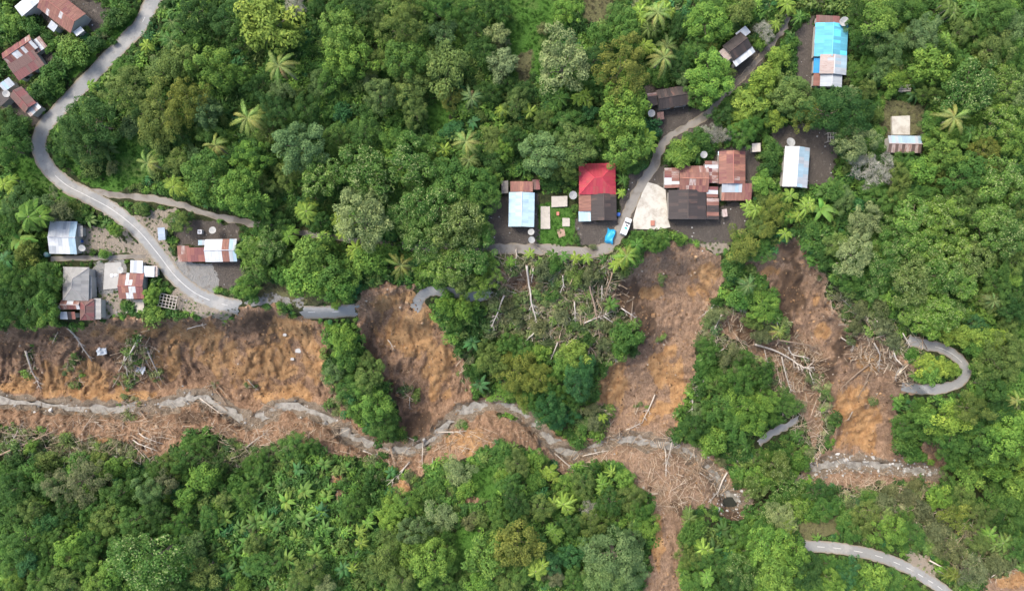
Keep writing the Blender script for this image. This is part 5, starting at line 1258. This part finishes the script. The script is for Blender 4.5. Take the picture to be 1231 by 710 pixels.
for ent in LOGS.replace('\n', '').split('|'):
    a = list(map(float, ent.split())); pts = list(zip(a[::2], a[1::2]))
    P3 = []
    for k, (u, v) in enumerate(pts): P3.append(G(u, v, .0))
    # subdivide with small kinks, follow the ground on trestles of brush
    fine = []
    for k in range(len(P3) - 1):
        for j in range(4):
            q0 = P3[k].lerp(P3[k + 1], j / 4)
            fine.append(q0)
    fine.append(P3[-1])
    L = sum((fine[k + 1] - fine[k]).length for k in range(len(fine) - 1))
    org = fine[0].copy()
    up = []
    for k, q0 in enumerate(fine):
        gz = max(ground(q0.x, q0.y), q0.z)
        up.append(Vector((q0.x + r_.uniform(-.08, .08), q0.y + r_.uniform(-.08, .08), gz + .45 + 1.0 * float(samp(dryz0, *to_map(q0.x, q0.y, q0.z))))) - org)
    for _ in range(2):
        z_ = [w.z for w in up]
        for k in range(1, len(up) - 1): up[k].z = max(z_[k], (z_[k - 1] + z_[k + 1]) / 2)
    r0 = min(.3, .1 + L * .012)
    o = empty('fallen_trunk', org); wood = r_.choice(WOODS + WOODS[:1])
    n_ = len(up)
    if L > 5:
        d0 = (up[0] - up[1]).normalized(); sd = Vector((-d0.y, d0.x, 0)); rt = []
        for j in range(9):
            an = j * .7; dv = (sd * math.cos(an) + Vector((0, 0, 1)) * math.sin(an) * .7) * r_.uniform(.5, 1.0) + d0 * r_.uniform(.1, .45)
            rt.append(tube([up[0], up[0] + dv * .6, up[0] + dv], [r0 * .6, r0 * .35, r0 * .1], 5))
        link('root_plate', mesh('root_plate', *joined(rt), WOODS[2]), o)
    link('trunk', mesh('trunk', *tube(up, [r0 * (1 - .65 * k / (n_ - 1)) for k in range(n_)], 7), wood, True), o)
    for b in range(4 + int(L / 2.2)):
        k = r_.randint(n_ // 2, n_ - 2); d = (up[k + 1] - up[k]).normalized()
        sgn = r_.choice((-1, 1)); side = Vector((-d.y, d.x, 0)) * sgn
        l2 = r_.uniform(.6, 1.6) * (.6 + L * .05)
        q0 = up[k]
        bp = [q0, q0 + (d * .6 + side * .5) * l2 * .5 + Vector((0, 0, .15)), q0 + (d * .75 + side * .7) * l2 + Vector((0, 0, .1))]
        tw = [tube(bp, [r0 * .42, r0 * .3, r0 * .12], 5)]
        for j in range(3):
            an = r_.uniform(-1.2, 1.2); dd = (bp[2] - bp[1]); dd = Vector((dd.x * math.cos(an) - dd.y * math.sin(an), dd.x * math.sin(an) + dd.y * math.cos(an), dd.z + .1)) * r_.uniform(.4, .9)
            q1 = bp[1].lerp(bp[2], r_.uniform(0, .9)); tw.append(tube([q1, q1 + dd], [r0 * .16, r0 * .06], 4))
        link('branch', mesh('branch', *joined(tw), wood, True), o)
    tag(o, None, 'fallen trunk', 'fallen tree trunks')
    mu, mv = pts[len(pts) // 2] if len(pts) > 2 else ((pts[0][0] + pts[1][0]) / 2, (pts[0][1] + pts[1][1]) / 2)
    dx, dy = abs(pts[-1][0] - pts[0][0]), abs(pts[-1][1] - pts[0][1])
    way = 'upright-lying' if dy > 2 * dx else 'level-lying' if dx > 2 * dy else 'slanting'
    queue_label(o, ('long ' if L > 6.5 else 'short ' if L < 3 else '') + way + ' pale fallen trunk', mu, mv)
write_labels()

# ------------------------------------------------------------------ uncountable cover: undergrowth, grass, driftwood, stones
def clump_mesh(seed, n, size, flat=.7, aspect=.5, spiky=False):
    r = np.random.RandomState(seed)
    if spiky:
        a = r.uniform(0, 6.283, n); el = r.uniform(.5, 1.4, n); L = r.uniform(.5, 1.1, n)
        d = np.stack([np.cos(a) * np.cos(el), np.sin(a) * np.cos(el), np.sin(el)], 1)
        base = np.stack([r.uniform(-.5, .5, n), r.uniform(-.5, .5, n), np.zeros(n)], 1)
        side = np.stack([-np.sin(a), np.cos(a), np.zeros(n)], 1) * size
        tip = base + d * L[:, None]
        v = np.stack([base - side, base + side, tip + side * .3, tip - side * .3], 1).reshape(-1, 3); f = np.arange(4 * n).reshape(-1, 4)
    else:
        cs = rdirs(7, r, 0) * .55 * np.array([1, 1, flat]); w = r.randint(0, 7, n)
        d = rdirs(n, r, -.2)
        p = cs[w] + d * r.uniform(.3, .5, n)[:, None] * np.array([1, 1, .8]) + np.array([0, 0, .2])
        v, f = leaf_quads(p, d * .6 + np.array([0, 0, .5]) + r.normal(0, .4, (n, 3)), size * r.uniform(.6, 1.4, n), r, aspect)
    m = fast_mesh('clump', v, f, M_BRUSH)
    fattr(m, 'lv', r.uniform(.7, 1.3, n)); fattr(m, 'pale', (r.rand(n) < .03) * .4)
    return m
def scatter(name, label, pts, scl, tone, protos, index):
    n = len(pts)
    m = bpy.data.meshes.new(name)
    m.vertices.add(n); m.vertices.foreach_set('co', np.asarray(pts, np.float32).ravel())
    fattr(m, 'scl', scl, 'POINT')
    a = m.attributes.new('tone', 'FLOAT_COLOR', 'POINT'); a.data.foreach_set('color', np.concatenate([tone, np.ones((n, 1))], 1).astype(np.float32).ravel())
    a = m.attributes.new('pi', 'INT', 'POINT'); a.data.foreach_set('value', np.asarray(index, np.int32))
    rot = np.stack([RS.uniform(-.25, .25, n), RS.uniform(-.25, .25, n), RS.uniform(0, 6.283, n)], 1)
    a = m.attributes.new('rot', 'FLOAT_VECTOR', 'POINT'); a.data.foreach_set('vector', rot.astype(np.float32).ravel())
    o = link(name, m)
    pc = bpy.data.collections.new(name + '_kinds')
    for i, pm in enumerate(protos):
        pc.objects.link(bpy.data.objects.new(f'clump_{i:02d}', pm))
    ng = bpy.data.node_groups.new(name, 'GeometryNodeTree')
    ng.interface.new_socket('Geometry', in_out='INPUT', socket_type='NodeSocketGeometry')
    ng.interface.new_socket('Geometry', in_out='OUTPUT', socket_type='NodeSocketGeometry')
    N = ng.nodes; Lk = ng.links
    gi, go = N.new('NodeGroupInput'), N.new('NodeGroupOutput')
    ip = N.new('GeometryNodeInstanceOnPoints'); ci = N.new('GeometryNodeCollectionInfo')
    ci.inputs['Collection'].default_value = pc; ci.inputs['Separate Children'].default_value = True; ci.inputs['Reset Children'].default_value = True
    def at(nm, typ):
        q_ = N.new('GeometryNodeInputNamedAttribute'); q_.data_type = typ; q_.inputs['Name'].default_value = nm
        return next(s for s in q_.outputs if s.enabled and s.name == 'Attribute')
    Lk.new(gi.outputs[0], ip.inputs['Points']); Lk.new(ci.outputs[0], ip.inputs['Instance']); ip.inputs['Pick Instance'].default_value = True
    Lk.new(at('pi', 'INT'), ip.inputs['Instance Index']); Lk.new(at('rot', 'FLOAT_VECTOR'), ip.inputs['Rotation']); Lk.new(at('scl', 'FLOAT'), ip.inputs['Scale'])
    Lk.new(ip.outputs[0], go.inputs[0])
    md = o.modifiers.new('scatter', 'NODES'); md.node_group = ng
    return tag(o, label, kind='stuff')
bld = np.full(U.shape, 1e9)                    # clear ground round the houses
for o in [x for x in COL.objects if x.get('category') in ('house', 'shed', 'concrete slab', 'van', 'garden bed')]:
    pass
ROOFS = [(66, 14, 30), (30, 68, 26), (28, 120, 18), (77, 285, 22), (93, 350, 28), (162, 338, 24), (255, 300, 24), (627, 245, 26), (718, 232, 32), (830, 230, 34), (882, 210, 26), (887, 57, 18), (806, 118, 20), (999, 60, 32), (957, 200, 24), (1087, 165, 22), (785, 250, 22), (667, 255, 22), (135, 331, 14), (752, 272, 8)]
for (a, b, rr) in ROOFS: bld = np.minimum(bld, np.hypot(U - a, V - b) - rr * .72)
bad = np.maximum.reduce([soil, gravel * .9, 1 - sstep(-1, 3, road_d), yard['grey'], yard['earth'], yard['sand'] * .55, yard['lawn'], yard['drygrass'], 1 - sstep(0, 3, bld), 1 - sstep(6, 11, stream_d) * 1.0])
SPROUT = [(165, 425, 18, 28), (152, 455, 12, 10), (192, 455, 10, 10), (90, 445, 12, 20), (38, 435, 7, 20), (70, 405, 6, 6), (155, 490, 12, 18), (300, 465, 8, 7), (258, 462, 10, 6), (490, 470, 12, 10), (720, 500, 18, 14), (795, 335, 7, 6), (792, 405, 6, 4),
          (945, 385, 7, 9), (770, 490, 8, 6), (1050, 480, 5, 5), (700, 500, 12, 10), (30, 530, 50, 12), (330, 545, 30, 8), (1060, 595, 50, 12), (985, 470, 10, 30), (1095, 455, 10, 10), (850, 395, 8, 14), (405, 480, 10, 20), (560, 440, 8, 30), (755, 425, 10, 10), (735, 300, 10, 6)]
sprout = np.zeros(U.shape)
for (a, b, ra, rb) in SPROUT: sprout = np.maximum(sprout, 1 - sstep(.3, 1.5, ((U - a) / ra) ** 2 + ((V - b) / rb) ** 2 + (fbm(U / 6, V / 6, 71, 3) - .44) * 2))
bad = np.clip(bad - .62 * sprout, 0, 1)
bad = np.maximum(bad, 1.2 * (1 - sstep(0, 4, rect_d)))
dryz = np.zeros(U.shape)
for pl in DRY: dryz = np.maximum(dryz, sstep(-6, 6, sdf(pl, U, V) + (fbm(U / 12, V / 12, 66, 3) - .44) * 20))
sp = 5.0
gu, gv = np.meshgrid(np.arange(-150, 1382, sp), np.arange(-150, 861, sp))
gu = (gu + RS.uniform(-.5, .5, gu.shape) * sp).ravel(); gv = (gv + RS.uniform(-.5, .5, gv.shape) * sp).ravel()
keep = samp(bad, gu, gv) < RS.uniform(.25, .97, gu.shape) ** 1.3
gu, gv = gu[keep], gv[keep]
def world_pts(u, v, dz):
    z = samp(H, u, v) + dz
    x, y, z = unproj(u, v, z)
    return np.stack([x, y, z], 1)
zone = fbm(gu / 40, gv / 40, 303, 3)
tl = [TONES[k][0] for k in 'dgbounel']
wts = np.array([.3, .24, .14, .1, .08, .08, .04, .02])
ti = np.clip(np.searchsorted(np.cumsum(wts), np.clip(RS.rand(len(gu)) * .75 + (zone - .3) * .5, 0, .999)), 0, 7)
tone = np.array(tl)[ti] * RS.uniform(.85, 1.4, (len(gu), 1))
dz_ = np.maximum(samp(dryz, gu, gv), .8 * samp(sprout, gu, gv))[:, None] * RS.uniform(.1, 1, (len(gu), 1))
tone = tone * (1 - dz_) + np.array([.23, .22, .12]) * RS.uniform(.5, 1.4, (len(gu), 1)) * dz_
big = RS.rand(len(gu)) < .22
scl = np.where(big, RS.uniform(1.5, 2.7, len(gu)), RS.uniform(.6, 1.3, len(gu))) * (1 - .45 * dz_[:, 0])
out_ = (gu < -12) | (gu > 1243) | (gv < -12) | (gv > 722)                     # beyond the surveyed ground the wood goes on
scl = np.where(out_, scl * 1.6, scl)
scl = np.minimum(scl, np.clip(samp(np.minimum(np.minimum(openroad, rect_d), yopen + 3), gu, gv) * .2 / .85, .35, 9))
CL = [clump_mesh(1, 170, .3), clump_mesh(2, 200, .26), clump_mesh(3, 120, .42, .6, .4), clump_mesh(4, 90, .5, .8, .35), clump_mesh(5, 240, .22)]
scatter('undergrowth', 'dense green undergrowth between the trees', world_pts(gu, gv, -.15), scl, tone, CL, RS.randint(0, 5, len(gu)))
print('undergrowth', len(gu))
# grass and weeds: lawns, verges, dry brush and sprouts at scar rims
gu, gv = RS.uniform(-20, 1251, 60000), RS.uniform(-20, 731, 60000)
lawnw = np.maximum.reduce([yard['lawn'], .75 * yard['drygrass'], .25 * yard['sand'], .7 * dryz * (1 - soil)]) * sstep(-1, 2, road_d) * sstep(0, 2, bld + 12)
kp = samp(lawnw, gu, gv) > RS.uniform(.1, .9, gu.shape)
gu, gv = gu[kp], gv[kp]
dr = np.clip(samp(yard['drygrass'], gu, gv) + samp(dryz, gu, gv) + .6 * samp(yard['sand'], gu, gv), 0, 1)[:, None]
tone = (np.array([.07, .18, .025]) * (1 - dr) + np.array([.19, .18, .1]) * dr) * RS.uniform(.7, 1.25, (len(gu), 1))
scatter('grass', 'short grass and weeds on lawns and verges', world_pts(gu, gv, 0), RS.uniform(.25, .55, len(gu)), tone, [clump_mesh(11, 60, .05, spiky=True), clump_mesh(12, 45, .08, spiky=True)], RS.randint(0, 2, len(gu)))

def sticks(name, label, u, v, length, rad, lv, mat, align=None, dz=.12):
    n = len(u)
    c = world_pts(u, v, dz)
    a = RS.uniform(0, math.pi, n) if align is None else align
    d = np.stack([np.cos(a), np.sin(a), RS.normal(0, .16, n)], 1)
    s = np.stack([-np.sin(a), np.cos(a), np.zeros(n)], 1)
    up = np.array([0, 0, 1.0])
    L = length[:, None] * .5; R = rad[:, None]
    V_ = []
    for e, k in ((-1, 1.0), (1, .55)):
        for (p, q_) in ((-1, -.5), (1, -.5), (0, 1)):
            V_.append(c + d * L * e + s * R * p * k + up * R * q_ * k)
    V_ = np.stack(V_, 1).reshape(-1, 3)
    b = np.arange(n)[:, None] * 6
    Q = np.stack([b + [0, 1, 4, 3], b + [1, 2, 5, 4], b + [2, 0, 3, 5]], 1).reshape(-1, 4)
    m = fast_mesh(name, V_, Q, mat)
    fattr(m, 'lv', np.repeat(lv, 3))
    return tag(link(name, m), label, kind='stuff')
def rnd_in(n, dens):
    u = RS.uniform(-15, 1246, n); v = RS.uniform(-15 if n == 60000 else 200, 725, n)
    k = samp(dens, u, v) > RS.rand(n)
    return u[k], v[k]
southbank = sstep(2, 6, V - vst) * (1 - sstep(34, 52, V - vst)) * soil
pile = np.zeros(U.shape)
for (a, b, ra, rb) in [(120, 505, 50, 12), (30, 512, 40, 10), (185, 505, 30, 26), (250, 492, 24, 12), (300, 520, 60, 16), (380, 520, 40, 12), (470, 550, 40, 12), (560, 530, 40, 14), (760, 530, 60, 14), (820, 570, 50, 34), (860, 575, 22, 20), (800, 600, 30, 16), (1030, 590, 60, 14), (965, 570, 10, 20), (15, 525, 40, 16), (955, 440, 36, 30), (1050, 425, 30, 26), (985, 520, 10, 40), (700, 555, 30, 12), (165, 430, 22, 28), (1090, 450, 14, 14), (660, 360, 60, 30)]:
    pile = np.maximum(pile, 1 - sstep(.4, 1.5, ((U - a) / ra) ** 2 + ((V - b) / rb) ** 2))
dens = np.clip(southbank * .55 + pile * (soil + .25) * .95 + .25 * gravel * soil, 0, 1) * (.25 + .75 * sstep(3, 8, stream_d))
u, v = rnd_in(60000, dens); n_ = len(u)
sl = np.interp(u, [p[0] for p in sorted(STREAM)], np.gradient([p[1] for p in sorted(STREAM)], [p[0] + 1e-3 * i for i, p in enumerate(sorted(STREAM))]))
sticks('driftwood', 'tangled driftwood and splintered stems along the stream', u, v, RS.gamma(2.0, .75, n_) + .4, RS.uniform(.03, .09, n_), np.clip(RS.normal(.5, .25, n_), 0, 1), M_STICKS, RS.normal(0, .75, n_) - np.arctan(sl) + (RS.rand(n_) < .25) * RS.uniform(0, 3, n_))
u, v = rnd_in(16000, np.clip(soil * .22 * (1 - gravel), 0, 1)); n_ = len(u)
sticks('splinters', 'scattered roots and splinters on the bare slopes', u, v, RS.gamma(1.6, .5, n_) + .2, RS.uniform(.02, .05, n_), np.clip(RS.normal(.35, .22, n_), 0, 1), M_STICKS, None, .06)
u, v = rnd_in(60000, np.clip(dryz * (1 - soil) * .55 + dryz * soil * .3, 0, 1)); n_ = len(u)
sticks('broken_brush', 'grey broken brush and bare twigs beside the slides', u, v, RS.gamma(2, .7, n_) + .4, RS.uniform(.025, .06, n_), np.clip(RS.normal(.5, .25, n_), 0, 1), M_STRAW, None, .8)
u, v = rnd_in(59000, np.clip((pile * (soil + .3) * .34 + .55 * sprout * soil + .2 * dryz), 0, 1)); n_ = len(u)
sticks('log_tangle', 'tangled pale stems and snapped poles on the slide margins', u, v, RS.gamma(3, .75, n_) + .6, RS.uniform(.04, .1, n_), np.clip(RS.normal(.6, .25, n_), 0, 1), M_STICKS, None, .6)
def stones(name, label, u, v, size, lv, mat):
    n = len(u)
    c = world_pts(u, v, 0); c[:, 2] += size * .1
    base = np.array([(1, 0, 0), (0, 1, 0), (-1, 0, 0), (0, -1, 0), (.35, .3, .75), (-.4, -.25, .7)])
    a = RS.uniform(0, 6.283, n); ca, sa = np.cos(a), np.sin(a)
    st = RS.uniform(.6, 1.2, (n, 6, 3))
    B = base[None] * st * size[:, None, None] * .5
    Rx = B[..., 0] * ca[:, None] - B[..., 1] * sa[:, None]; Ry = B[..., 0] * sa[:, None] + B[..., 1] * ca[:, None]
    V_ = (np.stack([Rx, Ry, B[..., 2]], -1) + c[:, None]).reshape(-1, 3)
    T = np.array([(0, 1, 4), (1, 5, 4), (1, 2, 5), (2, 3, 5), (3, 4, 5), (3, 0, 4)])
    Q = (np.arange(n)[:, None, None] * 6 + T[None]).reshape(-1, 3)
    m = fast_mesh(name, V_, Q, mat); fattr(m, 'lv', np.repeat(lv, 6))
    return tag(link(name, m), label, kind='stuff')
rocky = np.zeros(U.shape)
for (a, b, ra, rb) in [(1010, 558, 40, 14), (1060, 562, 60, 10), (1100, 566, 30, 7), (985, 565, 20, 14), (880, 600, 18, 16), (875, 612, 24, 10)]:
    rocky = np.maximum(rocky, 1 - sstep(.4, 1.6, ((U - a) / ra) ** 2 + ((V - b) / rb) ** 2))
u, v = rnd_in(40000, np.clip(rocky + .12 * gravel * soil, 0, 1)); n_ = len(u)
stones('pebbles', 'pale rubble in the stream bed', u, v, RS.gamma(2, .22, n_) + .15, np.clip(RS.normal(.55, .25, n_), 0, 1), M_PEBBLE)
u, v = rnd_in(50000, np.clip(soil * (1 - gravel) * .5, 0, 1)); n_ = len(u)
stones('clods', 'earth clods strewn over the bare slides', u, v, RS.gamma(1.6, .16, n_) + .1, np.clip(RS.normal(.4, .25, n_), 0, 1), M_CLODS)
u, v = rnd_in(60000, np.clip(.10 * np.maximum(yard['earth'], yard['sand']) * sstep(0, 2, rect_d) * sstep(0, 2, road_d), 0, 1)); n_ = len(u)
stones('yard_litter', 'small stones and litter on the yards', u, v, RS.gamma(1.4, .12, n_) + .08, np.clip(RS.normal(.5, .3, n_), 0, 1), M_PEBBLE)
# boulders round the stream pool and on the rocky reach, each on its own
def boulder_mesh(seed):
    r = np.random.RandomState(seed); m_ = 9
    vv, ff = [], []
    for i in range(5):
        th = i / 4 * math.pi
        for k in range(m_):
            a = 6.283 * k / m_; w = r.uniform(.75, 1.15)
            vv.append((math.sin(th) * math.cos(a) * w, math.sin(th) * math.sin(a) * w, math.cos(th) * .65 * r.uniform(.8, 1.1)))
    for i in range(4):
        for k in range(m_): ff.append((i * m_ + k, (i + 1) * m_ + k, (i + 1) * m_ + (k + 1) % m_, i * m_ + (k + 1) % m_))
    return mesh('boulder', vv, ff, M_STONE)
BM = [boulder_mesh(i) for i in range(4)]
to_label.clear()
for (u, v, s) in [(868, 594, 4), (872, 592, 3), (884, 594, 4.5), (889, 602, 4), (885, 612, 4), (874, 614, 5), (867, 607, 4), (864, 611, 5), (902, 612, 4), (1048, 560, 4), (1056, 566, 3.5), (1040, 556, 3.5), (1070, 558, 3.5), (1018, 552, 4), (1006, 560, 3.5), (994, 566, 3.5), (1088, 566, 3.5), (1100, 570, 4), (1032, 563, 3)]:
    o = link('boulder', random.choice(BM)); o.location = G(u, v, .15); k = s * .11; o.scale = (k * random.uniform(.8, 1.3), k, k * .9); o.rotation_euler = (0, 0, random.random() * 6)
    tag(o, None, 'boulder', 'boulders in the stream bed')
    queue_label(o, 'pale grey boulder', u, v)
write_labels()
